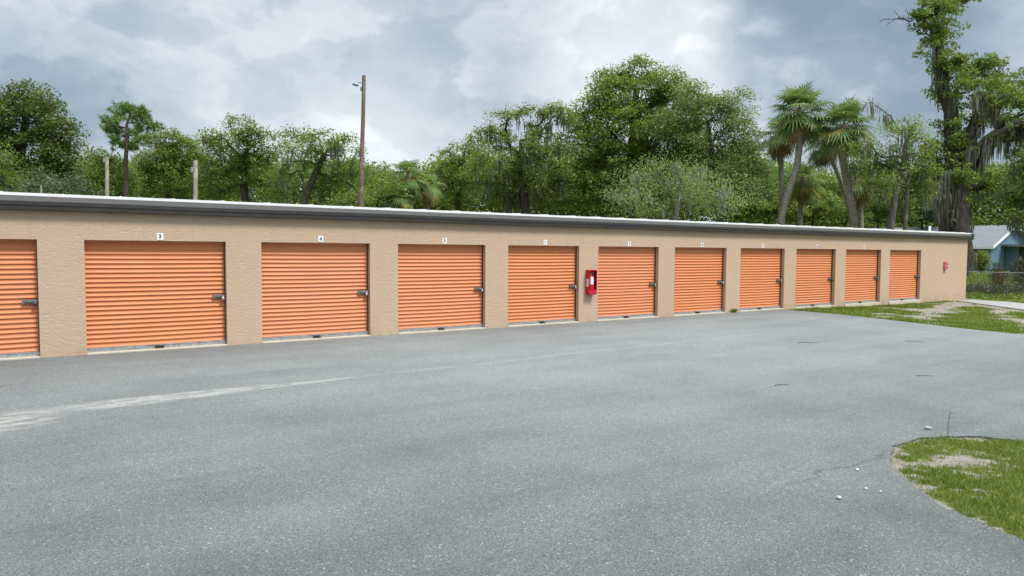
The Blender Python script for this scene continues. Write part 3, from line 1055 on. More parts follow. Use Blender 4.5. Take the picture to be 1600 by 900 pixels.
# distant utility pole with crossarms and a transformer
up1, tp = pole('utility_pole', 'slender distant power pole with crossarms and a transformer can left of the palms', (1213, 312), (1213, 350), 82, .16, .12, 'pole_grey')
for dz in (-.25, -1.05):
    m = MB()
    a = tp+up*dz
    m.tube([a-rv*.85, a+rv*.85], .055, 6)
    for s in (-.8, -.4, .4, .8):
        m.tube([a+rv*s+up*.03, a+rv*s+up*.26], .05, 6)
    m.build('crossarm', 'pole_grey', up1)
MB().lathe([(.0001, 0), (.22, 0), (.22, .75), (.15, .85), (.0001, .86)], 12).build('transformer', 'white_trim', up1, tp+up*-2.7+rv*.22)

# ------------------------------------------------------------------ trees
def limb_tubes(nodes, parent, rad, mat, name, root, nseg=7):
    """nodes (N,3) with parent indices: draw smooth tapering limbs as one mesh"""
    mb = MB()
    kids = {}
    for i, p in enumerate(parent):
        if p >= 0:
            kids.setdefault(p, []).append(i)
    done = set()
    for i, p in enumerate(parent):
        start = (p < 0) or (i != max(kids[p], key=lambda c: rad[c]))
        if not start:
            continue
        chain = [p, i] if p >= 0 else [i]
        rr = [min(rad[p], rad[i]*1.15), rad[i]] if p >= 0 else [rad[i]]
        c = i
        while c in kids:
            c = max(kids[c], key=lambda k_: rad[k_])
            chain.append(c)
            rr.append(rad[c])
        if len(chain) < 2:
            continue
        ns = nseg if rr[0] > .06 else 4
        mb.tube([nodes[k_] for k_ in chain], rr, ns, caps=False)
    return mb.build(name, mat, root)

def sample_blob(n, c, ra, axes, shell=.55):
    """points in an ellipsoid, thinned towards its middle"""
    d = unit(RNG.normal(size=(n, 3)))
    r = RNG.uniform(shell**3, 1, (n, 1))**(1/3)
    d = d*r*np.where(RNG.uniform(size=(n, 1)) < .22, RNG.uniform(1.0, 1.32, (n, 1)), RNG.uniform(.86, 1.0, (n, 1)))
    return c+d[:, :1]*ra[0]*axes[0]+d[:, 1:2]*ra[1]*axes[1]+d[:, 2:]*ra[2]*axes[2]

AX = (np.array([_r[0], _r[1], 0.]), np.array([-_r[1], _r[0], 0.]), np.array([0, 0, 1.]))
def tree(name, label, cat, group, depth, blobs, trunk, leaf='leaf_oak', bark='bark_oak', r0=.22, size=.17, dens=1.0, per=84,
         csig=(.40, .20), moss=0.0, moss_len=1.0, lean=None, aspect=.55, up=.85, deepen=1.0, core=True, tintvar=.5):
    """trunk: pixels (from below to the fork) at this depth; blobs: (px,py,rx,ry) masses of the crown"""
    base = far(trunk[0][0], trunk[0][1], depth)
    tpts = [far(px, py, depth) for px, py in trunk]
    gz = float(ground_z(base[0], base[1]))
    o = empty(name, (base[0], base[1], gz))
    tag(o, label, cat, group)
    org = np.array([base[0], base[1], gz])
    P = [np.array([0., 0., -.15])]
    for t in tpts:
        if t[2] > 1.0:
            P.append(t-org)
    # refine the trunk
    nodes, par = [P[0]], [-1]
    for a, b in zip(P[:-1], P[1:]):
        L = np.linalg.norm(b-a)
        k_ = max(1, int(L/.9))
        for i in range(1, k_+1):
            nodes.append(a+(b-a)*i/k_+RNG.normal(size=3)*np.array([.05, .05, 0])*(1 if i < k_ else 0))
            par.append(len(nodes)-2)
    first = max(1, len(nodes)//3)
    cl, cs = [], []
    for bl in blobs:
        px, py, rx, ry = bl[:4]
        dd = bl[4] if len(bl) > 4 else RNG.uniform(-1.2, 1.2)*deepen
        c = far(px, py, depth+dd)-org
        k_ = (depth+dd)/F_PX
        ra = (rx*k_, max(.8, min(rx, ry*1.2)*k_*.9)*deepen, ry*k_)
        n = max(4, int(dens*6.4*ra[0]*ra[2]*math.pi))
        pts = sample_blob(n, c, ra, AX)
        cl.append(pts)
    C = np.concatenate(cl)
    C = C[C[:, 2] > .4]
    # connect every leaf clump to the nearest limb below it
    start = np.array(nodes[first])
    order = np.argsort(np.linalg.norm(C-np.array(nodes[-1]), axis=1))
    ND = np.zeros((len(nodes)+len(C)*3+5, 3))
    ND[:len(nodes)] = nodes
    N = len(nodes)
    tipidx = []
    for ci in order:
        c = C[ci]
        dv = c-ND[first:N]
        dist = np.linalg.norm(dv, axis=1)
        pen = dist+np.maximum(0, -dv[:, 2])*1.3
        j = first+int(np.argmin(pen))
        a = ND[j]
        L = np.linalg.norm(c-a)
        steps = 1 if L < .7 else (2 if L < 2 else 3)
        p = j
        for s in range(1, steps+1):
            f = s/steps
            pt = a+(c-a)*f
            if s < steps:
                pt = pt+RNG.normal(size=3)*.09*L+np.array([0, 0, .10*L*math.sin(math.pi*f)])
            ND[N] = pt
            par.append(p)
            p = N
            N += 1
        tipidx.append((ci, p))
    ND = ND[:N]
    load = np.zeros(N)
    for ci, p in tipidx:
        load[p] += 1
    for i in range(N-1, 0, -1):
        load[par[i]] += load[i]
    tot = max(1, load[0])
    rad = np.maximum(.014, r0*np.sqrt(np.maximum(load, .2)/tot))
    for i in range(len(nodes)):
        rad[i] = max(rad[i], r0*(1-.45*i/len(nodes)))
    rad[0] *= 1.35
    limb_tubes(ND, par, rad, bark, 'trunk', o)
    # leaves: clumps of separate leaves round each twig end
    n = len(C)
    scale = RNG.uniform(.65, 1.45, n)
    cnt = np.maximum(8, (per*scale**2*RNG.uniform(.6, 1.25, n)).astype(int))
    rep = np.repeat(np.arange(n), cnt)
    g = ball(len(rep))*np.array([csig[0], csig[0], csig[1]])*1.75*scale[rep][:, None]
    g[:, 2] -= .25*(g[:, 0]**2+g[:, 1]**2)/csig[0]*.6
    ct = np.clip(.5+RNG.normal(size=n)*tintvar*.5, 0, 1)
    Vq, Tq = leaves(C[rep]+g, ct[rep], size*.92, aspect, up)
    quad_cloud('crown', Vq, Tq, leaf, o)
    if moss > 0:
        m = int(moss*N)
        ii = RNG.integers(first, N, m)
        hang_moss(o, ND[ii], moss_len)
    return o, ND, rad

def hang_moss(o, P, L):
    rows = []
    T = []
    for p in P:
        k_ = int(RNG.integers(6, 14))
        l0 = L*RNG.uniform(.35, 1.25)
        t = RNG.uniform(.1, .9)
        for _ in range(k_):
            q0 = p+RNG.normal(size=3)*np.array([.13, .13, .05])
            l = l0*RNG.uniform(.35, 1.0)
            w = RNG.uniform(.02, .055)
            a = RNG.uniform(0, math.pi)
            s = np.array([math.cos(a), math.sin(a), 0])*w
            sw = RNG.normal(size=3)*np.array([.07, .07, 0])
            mid = q0+sw*.6+np.array([0, 0, -l*.5])
            e = q0+sw+np.array([0, 0, -l])
            rows.append([q0-s*.6, q0+s*.6, mid+s, mid-s]); T.append(t)
            rows.append([mid-s, mid+s, e+s*.15, e-s*.15]); T.append(t)
    quad_cloud('moss', np.array(rows), np.array(T), 'moss', o)['kind'] = 'stuff'

G_OAK = 'trees behind the storage building'
tree('magnolia_tree', 'big dark olive-green tree with a dense crown at the far left', 'tree', G_OAK, 42,
     [(25, 185, 62, 48), (48, 152, 34, 26), (85, 190, 36, 40), (98, 232, 30, 34), (30, 245, 75, 45), (-40, 210, 60, 70), (70, 275, 60, 28)],
     [(30, 330), (30, 280), (35, 220), (40, 170)], 'leaf_dark', r0=.32, size=.20, dens=.82, tintvar=.8)
tree('shrub', 'low blue-green rounded bush top in front of the dark tree', 'shrub', 'bushes showing over the roof', 32,
     [(85, 285, 42, 22), (60, 298, 40, 16), (120, 300, 40, 18)], [(85, 330), (85, 300)], 'leaf_blue', r0=.10, size=.13, dens=1.1)
tree('shrub', 'yellow-green bush top at the left picture edge under the dark tree', 'shrub', 'bushes showing over the roof', 36,
     [(8, 262, 24, 30), (20, 290, 36, 20)], [(10, 330), (10, 290)], 'leaf_bright', r0=.09, size=.15)
tree('oak_tree', 'small yellowish-green tree left of the pine with a loose top', 'tree', G_OAK, 50,
     [(152, 255, 22, 24), (172, 262, 26, 26), (150, 288, 45, 26), (185, 290, 35, 22)], [(160, 330), (160, 270)], 'leaf_bright', r0=.18, size=.18)
tree('oak_tree', 'dull green oak right of the pine with a pointed feathery top', 'tree', G_OAK, 55,
     [(262, 220, 26, 22), (240, 245, 32, 28), (285, 240, 34, 30), (265, 280, 60, 34), (315, 268, 30, 32)], [(265, 330), (265, 260)], 'leaf_oak', r0=.25, size=.19)
tree('oak_tree', 'open oak with two feathery tops right of the pale short pole', 'tree', G_OAK, 46,
     [(335, 212, 22, 16), (382, 202, 34, 22), (412, 225, 30, 26), (350, 245, 42, 28), (395, 258, 45, 30), (345, 285, 50, 25), (425, 280, 30, 28)],
     [(385, 330), (380, 280), (385, 235)], 'leaf_oak', r0=.26, size=.17, dens=.85, moss=.10, moss_len=.9)
tree('oak_tree', 'open oak with a leaning grey trunk just left of the tall pole', 'tree', G_OAK, 42,
     [(468, 208, 26, 16), (505, 222, 36, 20), (540, 232, 28, 22), (462, 240, 32, 24), (520, 262, 40, 26), (558, 262, 18, 26), (445, 285, 38, 26), (530, 298, 45, 18)],
     [(472, 330), (480, 300), (497, 262), (508, 240)], 'leaf_oak', 'bark_pale', r0=.22, size=.16, dens=.78, moss=.14, moss_len=1.0)
tree('shrub', 'bright green bush crown at the foot of the tall pole', 'shrub', 'bushes showing over the roof', 36,
     [(600, 296, 30, 18), (560, 312, 48, 14), (620, 312, 30, 14)], [(590, 340), (590, 310)], 'leaf_bright', r0=.10, size=.15)
tree('oak_tree', 'thin scraggly treetop seen just right of the tall pole', 'tree', G_OAK, 58,
     [(596, 262, 16, 14), (612, 285, 26, 18), (585, 288, 20, 20)], [(600, 330), (598, 280)], 'leaf_oak', r0=.14, size=.17, dens=.6)
tree('oak_tree', 'small light green oak right of the low palm', 'tree', G_OAK, 50,
     [(716, 238, 26, 20), (744, 225, 22, 18), (705, 268, 26, 24), (740, 270, 40, 30), (705, 305, 45, 22)], [(715, 330), (715, 270)], 'leaf_oak', r0=.2, size=.17, dens=.9, moss=.08)
tree('oak_tree', 'mossy oak with knotty open tops left of the largest oak', 'tree', G_OAK, 44,
     [(785, 182, 22, 16), (832, 182, 30, 22), (870, 178, 28, 18), (770, 215, 32, 22), (820, 228, 44, 30), (775, 262, 46, 34), (850, 265, 44, 40), (800, 302, 60, 24)],
     [(822, 330), (818, 280), (815, 220)], 'leaf_oak', r0=.3, size=.17, dens=.82, moss=.38, moss_len=1.3)
tree('oak_tree', 'largest green oak with the highest rounded crown at centre right', 'tree', G_OAK, 46,
     [(1000, 108, 36, 20), (960, 128, 34, 22), (1042, 128, 32, 24), (985, 150, 64, 34), (925, 190, 44, 36), (1050, 170, 60, 38), (975, 205, 76, 46), (1035, 215, 60, 44), (905, 240, 48, 42), (985, 258, 86, 44), (895, 292, 58, 32), (960, 300, 66, 28), (1040, 280, 60, 34)],
     [(985, 340), (985, 280), (990, 200), (995, 140)], 'leaf_oak', r0=.36, size=.18, dens=1.12, moss=.03)
tree('oak_tree', 'broad pale green oak crown merging with the largest oak beside the palms', 'tree', G_OAK, 43,
     [(1085, 150, 34, 26), (1145, 160, 30, 26), (1112, 180, 58, 32), (1060, 195, 46, 34), (1155, 208, 34, 38), (1100, 220, 66, 38), (1150, 250, 46, 36), (1075, 255, 60, 36), (1180, 280, 26, 34), (1120, 290, 66, 34)],
     [(1125, 345), (1122, 290), (1110, 230), (1105, 190)], 'leaf_pale', 'bark_oak', r0=.22, size=.15, dens=1.0, moss=.05, deepen=.8)
tree('drooping_tree', 'pale drooping feathery tree low in front of the largest oak', 'tree', G_OAK, 35,
     [(1048, 258, 46, 16), (1010, 280, 50, 20), (1095, 278, 48, 22), (985, 308, 48, 18), (1055, 302, 62, 22), (1115, 310, 44, 22), (1030, 325, 60, 14)],
     [(1055, 345), (1060, 310), (1065, 280)], 'leaf_pale', 'bark_pale', r0=.10, size=.15, dens=1.0, per=60, csig=(.40, .30), moss=.22, moss_len=.75, aspect=.3, up=.1)
for lab, bl, lf, dp in (
        ('round bright green bush left of the leaning palm trunk', [(1195, 318, 30, 22), (1225, 325, 26, 18)], 'leaf_bright', 74),
        ('bright green bush between the two pairs of palms', [(1270, 312, 34, 24), (1300, 325, 30, 20), (1245, 330, 26, 16)], 'leaf_bright', 76),
        ('mid green bush right of the second palm pair', [(1372, 318, 34, 22), (1405, 325, 36, 20)], 'leaf_oak', 78),
        ('dark green bush at the left foot of the giant oak', [(1440, 318, 36, 24), (1462, 330, 30, 16)], 'leaf_blue', 80)):
    tree('shrub', lab, 'shrub', 'bushes beyond the palms', dp, bl, [(bl[0][0], 350), (bl[0][0], 330)], lf, r0=.10, size=.26, dens=.7)

# pine
def pine():
    depth = 48
    org = far(197, 300, depth); gz = 0.0
    o = empty('pine_tree', (org[0], org[1], gz))
    tag(o, 'slim pine with a bare trunk and flat tufted bright green crown', 'pine tree')
    org = np.array([org[0], org[1], gz])
    tr = [far(px, py, depth)-org for px, py in ((196, 270), (197, 240), (199, 215), (198, 195), (203, 180), (204, 174))]
    P = [np.array([0, 0, -.1])]+tr
    mb = MB().tube(P, [.20, .15, .13, .11, .09, .06, .03], 8)
    tips = []
    br = [((199, 212), (182, 222)), ((199, 212), (222, 216)), ((199, 205), (216, 208)), ((198, 200), (176, 203)), ((198, 200), (165, 198)), ((200, 192), (226, 198)), ((200, 192), (240, 196)), ((201, 186), (186, 186)),
          ((202, 184), (218, 184)), ((203, 178), (190, 176)), ((203, 178), (208, 172)), ((203, 178), (222, 178)), ((203, 180), (198, 171)), ((199, 214), (212, 228)), ((199, 214), (186, 230)), ((199, 206), (188, 210))]
    for a, b in br:
        dd = RNG.uniform(-1.3, 1.3)
        A, B = far(*a, depth)-org, far(*b, depth+dd)-org
        M = (A+B)/2+np.array([0, 0, .12])
        mb.tube([A, M, B], [.05, .035, .018], 5, caps=False)
        tips += [B, (M+B)/2+RNG.normal(size=3)*.15, B+RNG.normal(size=3)*np.array([.35, .35, .08])]
    mb.build('trunk', 'bark_pine', o)
    rows, T = [], []
    for t in tips:
        for s in range(7):
            c = t+ball(1)[0]*np.array([.60, .60, .30])
            tn = RNG.uniform(0, 1)
            for _ in range(26):
                d = RNG.normal(size=3)+np.array([0, 0, .45])
                d /= np.linalg.norm(d)
                L = RNG.uniform(.18, .34)
                sv = np.cross(d, RNG.normal(size=3)); sv /= np.linalg.norm(sv)
                rows.append([c-sv*.017, c+sv*.017, c+d*L+sv*.010, c+d*L-sv*.010]); T.append(tn)
    quad_cloud('crown', np.array(rows), np.array(T), 'leaf_pine', o)
pine()

# sabal palms
def palm(label, depth, trunk_px, r, frond=1.0, n=34, dead=14, gold=0.15, seed=1, droop=1.0):
    rg = np.random.default_rng(seed)
    b = far(*trunk_px[0], depth)
    gz = float(ground_z(b[0], b[1]))
    o = empty('palm_tree', (b[0], b[1], gz))
    tag(o, label, 'palm tree', 'sabal palms behind the storage building')
    org = np.array([b[0], b[1], gz])
    P = [far(*q_, depth)-org for q_ in trunk_px]
    P = [np.array([P[0][0], P[0][1], -.1])]+P
    P[0] = P[1]+(P[1]-P[2])/max(.1, (P[2]-P[1])[2])*(P[1][2]) if False else np.array([P[1][0], P[1][1], -.1])
    # smooth
    Q = []
    for i in range(len(P)-1):
        for t in np.linspace(0, 1, 5, endpoint=False):
            Q.append(P[i]*(1-t)+P[i+1]*t)
    Q.append(P[-1])
    for _ in range(3):
        Q = [Q[0]]+[(Q[i-1]+Q[i]*2+Q[i+1])/4 for i in range(1, len(Q)-1)]+[Q[-1]]
    rr = [r*(1.15 if i < 2 else 1.0)*(1+.05*math.sin(i*2.1)) for i in range(len(Q))]
    MB().tube(Q, rr, 12).build('trunk', 'palm_trunk', o)
    hub = Q[-1]
    def make(nf, lo, hi, name, mat, fl, dr, pl):
        rows, T, pet = [], [], MB()
        for i in range(nf):
            az = i*2.399963+rg.uniform(-.3, .3)
            el = lo+(hi-lo)*((i+.5)/nf)+rg.uniform(-.12, .12)
            d = np.array([math.cos(az)*math.cos(el), math.sin(az)*math.cos(el), math.sin(el)])
            L = pl*rg.uniform(.75, 1.15)*frond
            # petiole bends down with its weight
            p0 = hub+np.array([0, 0, rg.uniform(-.25, .12)])
            p1 = p0+d*L*.5
            p2 = p0+d*L+np.array([0, 0, -.12*L*dr])
            pet.tube([p0, p1, p2], [.024, .017, .010], 4, caps=False)
            ax = unit(p2-p1)
            side = np.cross(ax, np.array([0, 0, 1.0])); side /= np.linalg.norm(side)+1e-6
            nr = np.cross(side, ax)
            tn = rg.uniform(0, 1)
            R = fl*rg.uniform(.8, 1.15)*frond
            m = 20
            for j in range(m):
                u_ = -1+2*(j+.5)/m
                th = u_*math.radians(128)
                # the rib curves down, so the fan folds like a saddle
                dv = ax*math.cos(th)+side*math.sin(th)
                dv = dv+nr*(.18*(abs(u_)))
                dv = unit(dv)
                l = R*(1-.22*abs(u_))*rg.uniform(.88, 1.14)
                wv = np.cross(dv, nr); wv /= np.linalg.norm(wv)+1e-6
                wd = .042*frond
                o0 = p2+ax*(.22*R*(1-abs(u_)))*.6
                mid = o0+dv*l*.55+np.array([0, 0, -.07*l*dr])
                tip = o0+dv*l+np.array([0, 0, -.34*l*dr*rg.uniform(.7, 1.4)])
                rows.append([o0-wv*wd*.25, o0+wv*wd*.25, mid+wv*wd, mid-wv*wd]); T.append(tn*.8+.2*rg.uniform())
                rows.append([mid-wv*wd, mid+wv*wd, tip+wv*.004, tip-wv*.004]); T.append(tn*.8+.2*rg.uniform())
        quad_cloud(name, np.array(rows), np.array(T), mat, o)
        return pet
    pet = make(n, -1.0, 1.35, 'crown', 'leaf_palm', .98, droop, .95)
    ng = max(3, int(n*gold))
    pg = make(ng, -.75, -.2, 'yellow_fronds', 'leaf_palm_gold', .85, droop*1.2, .85)
    pet.add(pg.v, pg.f, True)
    if dead:
        pd = make(dead, -1.45, -.85, 'dead_fronds', 'leaf_palm_dead', .75, droop*1.3, .75)
        pet.add(pd.v, pd.f, True)
    pet.build('frond_stalks', 'leaf_palm_gold', o)
palm('tallest palm with a curved leaning pale trunk', 43, [(1218, 352), (1228, 310), (1245, 265), (1250, 220), (1249, 172)], .20, 1.16, 38, 8, .16, 3)
palm('darker palm with a brown skirt of dead fronds behind the tallest palm', 47, [(1222, 352), (1221, 300), (1220, 250), (1219, 205)], .19, .98, 22, 22, .25, 5, 1.2)
palm('short palm with yellowing fronds between the tall palms', 48, [(1250, 352), (1251, 310), (1254, 278)], .17, .95, 18, 10, .5, 8, 1.2)
palm('tall palm with a straight leaning trunk and full round head', 42, [(1336, 354), (1330, 310), (1318, 265), (1318, 196)], .21, 1.14, 38, 6, .14, 12)
palm('low palm with drooping brown fronds behind the straight palm', 47, [(1345, 354), (1344, 320), (1343, 276)], .19, .95, 16, 26, .4, 15, 1.3)
palm('drooping palm head left of the straight palm, its trunk hidden', 46, [(1334, 354), (1318, 290), (1287, 222)], .14, .85, 20, 10, .2, 17, 1.2)
palm('small lone palm with yellow and rust fronds right of the tall pole', 37, [(642, 335), (641, 300), (639, 272)], .13, .66, 26, 6, .25, 21, 1.1)
palm('low palm head half hidden under the lone palm', 36, [(622, 335), (622, 318), (622, 308)], .12, .60, 20, 4, .2, 23)
palm('rusty brown palm head beside the lone palm', 38, [(668, 335), (668, 310), (668, 286)], .12, .60, 10, 18, .6, 27, 1.2)

# small moss-draped oak with a bare snag
def bare_branch(o, org, pts, r, depth, twigs=10, tl=.8):
    P = [far(px, py, depth)-org for px, py in pts]
    mb = MB().tube(P, list(np.linspace(r, r*.25, len(P))), 6, caps=False)
    for _ in range(twigs):
        i = RNG.integers(0, len(P)-1)
        f = RNG.uniform()
        a = P[i]*(1-f)+P[i+1]*f
        ax = unit(P[i+1]-P[i])
        d = unit(ax+RNG.normal(size=3)*.7+np.array([0, 0, .25]))
        l = tl*RNG.uniform(.4, 1.1)
        b = a+d*l*.5
        c = b+unit(d+RNG.normal(size=3)*.4)*l*.5
        mb.tube([a, b, c], [r*.3, r*.2, .008], 4, caps=False)
        for _k in range(2):
            e = b+unit(d+RNG.normal(size=3)*.7)*l*.4
            mb.tube([b, e], [.014, .007], 3, caps=False)
    return mb
o, ND, rad = tree('oak_tree', 'small moss-draped oak with two thin trunks and a bare snag before the giant oak', 'tree', None, 40,
     [(1412, 205, 30, 18), (1440, 225, 24, 18), (1385, 240, 26, 24), (1425, 258, 34, 26), (1380, 285, 22, 28), (1440, 290, 22, 22), (1350, 262, 22, 22), (1412, 300, 20, 22), (1345, 232, 22, 16)],
     [(1392, 350), (1400, 300), (1412, 260), (1415, 225)], 'leaf_oak', 'bark_pale', r0=.20, size=.15, dens=.85, moss=.30, moss_len=1.3)
org = np.array(o.location)
bare_branch(o, org, [(1405, 205), (1392, 182), (1376, 170), (1360, 158)], .06, 40, 7, .5).build('bare_branch', 'bark_pale', o)
MB().tube([np.array([1.0, -.5, -.15]), far(1414, 350, 40)-org, far(1418, 300, 40)-org, far(1422, 265, 40)-org], [.17, .13, .12, .09], 8).build('second_trunk', 'bark_pale', o)
hang_moss(o, np.array([far(px, py, 40)-org for px, py in ((1362, 162), (1366, 166), (1385, 178), (1388, 182), (1390, 190), (1384, 180))]), .9)

# giant ivy-clad oak
def giant_oak():
    depth = 48
    b = far(1490, 352, depth)
    gz = float(ground_z(b[0], b[1]))
    o = empty('giant_oak_tree', (b[0], b[1], gz))
    tag(o, 'giant ivy-covered oak with a thick dark trunk rising past the top of the picture', 'tree')
    org = np.array([b[0], b[1], gz])
    def L(pts, dd=0):
        k_ = len(pts)
        return [far(px, py, depth+dd*i/max(1, k_-1))-org for i, (px, py) in enumerate(pts)]
    limbs = [
        ([(1489, 430), (1490, 356), (1492, 300), (1495, 262), (1491, 225), (1484, 175), (1474, 140), (1466, 95), (1462, 50), (1468, 0), (1474, -50), (1482, -100)], [1.05, .92, .78, .70, .55, .46, .40, .34, .30, .26, .20, .12], 0),
        ([(1495, 265), (1508, 240), (1520, 200), (1530, 175), (1545, 160), (1565, 152), (1590, 145)], [.50, .40, .34, .28, .22, .15, .08], -1.5),
        ([(1500, 275), (1520, 250), (1535, 230), (1555, 212), (1580, 200), (1610, 188), (1650, 185)], [.52, .46, .42, .38, .32, .26, .18], -2.5),
        ([(1535, 230), (1560, 222), (1590, 218)], [.18, .13, .06], -1),
        ([(1545, 215), (1570, 190), (1590, 180), (1610, 178)], [.20, .14, .10, .06], -2),
        ([(1500, 298), (1520, 292), (1545, 289), (1570, 280), (1600, 272)], [.30, .24, .19, .15, .10], -1.5),
        ([(1482, 268), (1468, 262), (1455, 258), (1445, 245)], [.26, .20, .14, .07], 1),
        ([(1480, 165), (1490, 150), (1505, 128), (1525, 105), (1548, 95)], [.20, .16, .12, .08, .04], 1.5),
        ([(1470, 120), (1484, 100), (1500, 92)], [.15, .10, .05], -1),
        ([(1462, 40), (1480, 15), (1500, 0), (1520, -10)], [.14, .10, .07, .04], 1),
        ([(1464, 60), (1450, 40), (1440, 20), (1445, -20)], [.14, .10, .08, .05], -1),
    ]
    mb = MB()
    allp = []
    for pts, rr, dd in limbs:
        P = L(pts, dd)
        Q, R = [], []
        for i in range(len(P)-1):
            for t in (0, .5):
                Q.append(P[i]*(1-t)+P[i+1]*t+RNG.normal(size=3)*.05)
                R.append((rr[i]*(1-t)+rr[i+1]*t)*RNG.uniform(.92, 1.1))
        Q.append(P[-1]); R.append(rr[-1])
        mb.tube(Q, R, 12, caps=False)
        allp.append((Q, R))
    mb.build('trunk', 'bark_oak', o)
    # hollow in the trunk foot
    hp = far(1489, 351, depth-.95)-org
    ring = MB().lathe([(.16, .10), (.26, .06), (.30, 0), (.20, -.06), (.13, -.02)], 14)
    ring.v = [tuple(hp+x*_r2+y*1.5*up-z*_fw*1.0) for x, y, z in ring.v]
    ring.build('knot_hollow', 'bark_oak', o)
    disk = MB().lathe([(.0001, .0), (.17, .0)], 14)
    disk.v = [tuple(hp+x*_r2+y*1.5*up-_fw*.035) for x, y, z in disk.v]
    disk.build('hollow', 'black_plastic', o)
    br = bare_branch(o, org, [(1460, 18), (1448, 28), (1436, 24), (1422, 34), (1408, 28), (1396, 30), (1380, 30)], .075, depth, 26, .9)
    br.build('bare_branch', 'bark_oak', o)
    # ivy and foliage clumps
    C, S = [], []
    def ivy(i0, i1, li, n, spread, s=(.5, .9)):
        Q, R = allp[li]
        for _ in range(n):
            f = RNG.uniform(i0, i1)*(len(Q)-1)
            i = min(int(f), len(Q)-2); t = f-i
            p = Q[i]*(1-t)+Q[i+1]*t
            r = R[i]
            d = unit(RNG.normal(size=3)*np.array([1, 1, .35]))
            C.append(p+d*(r*.9+abs(RNG.normal())*spread)); S.append(RNG.uniform(*s))
    ivy(.34, 1.0, 0, 120, .45)
    ivy(.62, 1.0, 0, 70, .9)
    ivy(.16, .40, 0, 60, .35)
    ivy(.3, 1, 1, 44, .7)
    ivy(.3, 1, 2, 16, .5)
    ivy(.3, 1, 7, 60, .55, (.4, .7)); ivy(.3, 1, 8, 36, .5); ivy(.2, 1, 9, 30, .5); ivy(.2, 1, 10, 40, .5); ivy(.4, 1, 6, 26, .5); ivy(.3, 1, 5, 26, .5)
    for px, py, rx, ry, n in ((1530, 140, 34, 22, 32), (1576, 125, 36, 20, 40), (1560, 185, 26, 14, 18), (1520, 108, 24, 14, 14), (1550, 98, 26, 12, 12), (1588, 160, 34, 20, 34), (1590, 205, 24, 20, 30), (1606, 235, 26, 34, 50), (1505, 225, 14, 14, 8),
                              (1456, 232, 14, 20, 18), (1500, 275, 22, 16, 14)):
        k_ = depth/F_PX
        c = far(px, py, depth+RNG.uniform(-1.5, 1.5))-org
        P = sample_blob(n, c, (rx*k_, rx*k_, ry*k_), AX, .3)
        C.extend(list(P)); S.extend(list(RNG.uniform(.5, 1.0, n)))
    C = np.array(C); S = np.array(S)
    cnt = (70*S**1.6).astype(int)+6
    rep = np.repeat(np.arange(len(C)), cnt)
    g = ball(len(rep))*np.array([.62, .62, .40])*S[rep][:, None]
    ct = np.clip(.5+RNG.normal(size=len(C))*.32, 0, 1)
    Vq, Tq = leaves(C[rep]+g, ct[rep], .19, .6, .4)
    quad_cloud('crown', Vq, Tq, 'leaf_oak', o)
    M = []
    for li, n, a, b in ((0, 46, .05, .30), (0, 40, .3, .8), (1, 40, .2, .9), (2, 40, .2, .9), (5, 22, .1, 1), (6, 22, .2, 1), (3, 10, 0, 1)):
        Q, R = allp[li]
        for _ in range(n):
            i = int(RNG.uniform(a, b)*(len(Q)-1))
            M.append(Q[i]+unit(RNG.normal(size=3)*np.array([1, 1, .2]))*R[i])
    k2 = [far(px+RNG.normal()*4, py+RNG.normal()*5, depth-1.2)-org for px, py in ((1475, 280), (1470, 290), (1478, 300), (1466, 300), (1480, 270), (1472, 310), (1525, 150), (1535, 145), (1530, 155), (1515, 235), (1540, 165), (1545, 150)) for _ in range(5)]
    hang_moss(o, np.array(M+k2), 1.7)
giant_oak()
tree('oak_tree', 'dark mossy oak hanging in from the right picture edge', 'tree', None, 40,
     [(1602, 262, 26, 20), (1592, 290, 24, 22), (1612, 320, 30, 30), (1596, 345, 20, 18), (1640, 240, 40, 40), (1650, 300, 50, 50)],
     [(1665, 400), (1662, 330), (1655, 270)], 'leaf_dark', r0=.34, size=.16, dens=1.1, moss=.5, moss_len=1.6)

# distant woodland closing the view
def woods():
    C = []
    def band(px0, px1, ytop, ybot, depth, n):
        for _ in range(n):
            px = RNG.uniform(px0, px1)
            yt = ytop(px)+(26*math.exp(-((px-625)/55)**2) if depth < 90 else 0)
            py = yt+(ybot-yt)*RNG.uniform()**1.15
            C.append(far(px, py, depth+RNG.uniform(-5, 5)))
    def top(base, amp, s, seed):
        return lambda px: base+amp*fbm(px*.01, 0, s, 4, seed)-6*abs(math.sin(px*.021+seed))
    band(1140, 1660, top(272, 20, 3.0, 4), 362, 95, 2300)
    band(-120, 700, top(262, 14, 3.0, 2), 335, 78, 1900)
    band(640, 960, top(258, 12, 3.0, 6), 340, 78, 900)
    band(940, 1200, top(255, 10, 3.0, 6), 345, 78, 800)
    C = np.array(C)
    cnt = RNG.integers(26, 52, len(C))
    rep = np.repeat(np.arange(len(C)), cnt)
    g = RNG.normal(size=(len(rep), 3))*np.array([.95, .95, .55])
    ct = np.clip(.45+RNG.normal(size=len(C))*.3, 0, 1)
    Vq, Tq = leaves(C[rep]+g, ct[rep], .40, .6, .5)
    o = quad_cloud('far_woods', Vq, Tq, 'leaf_oak')
    tag(o, 'distant dense green woodland closing the view behind the trees', 'woodland', kind='stuff')
woods()

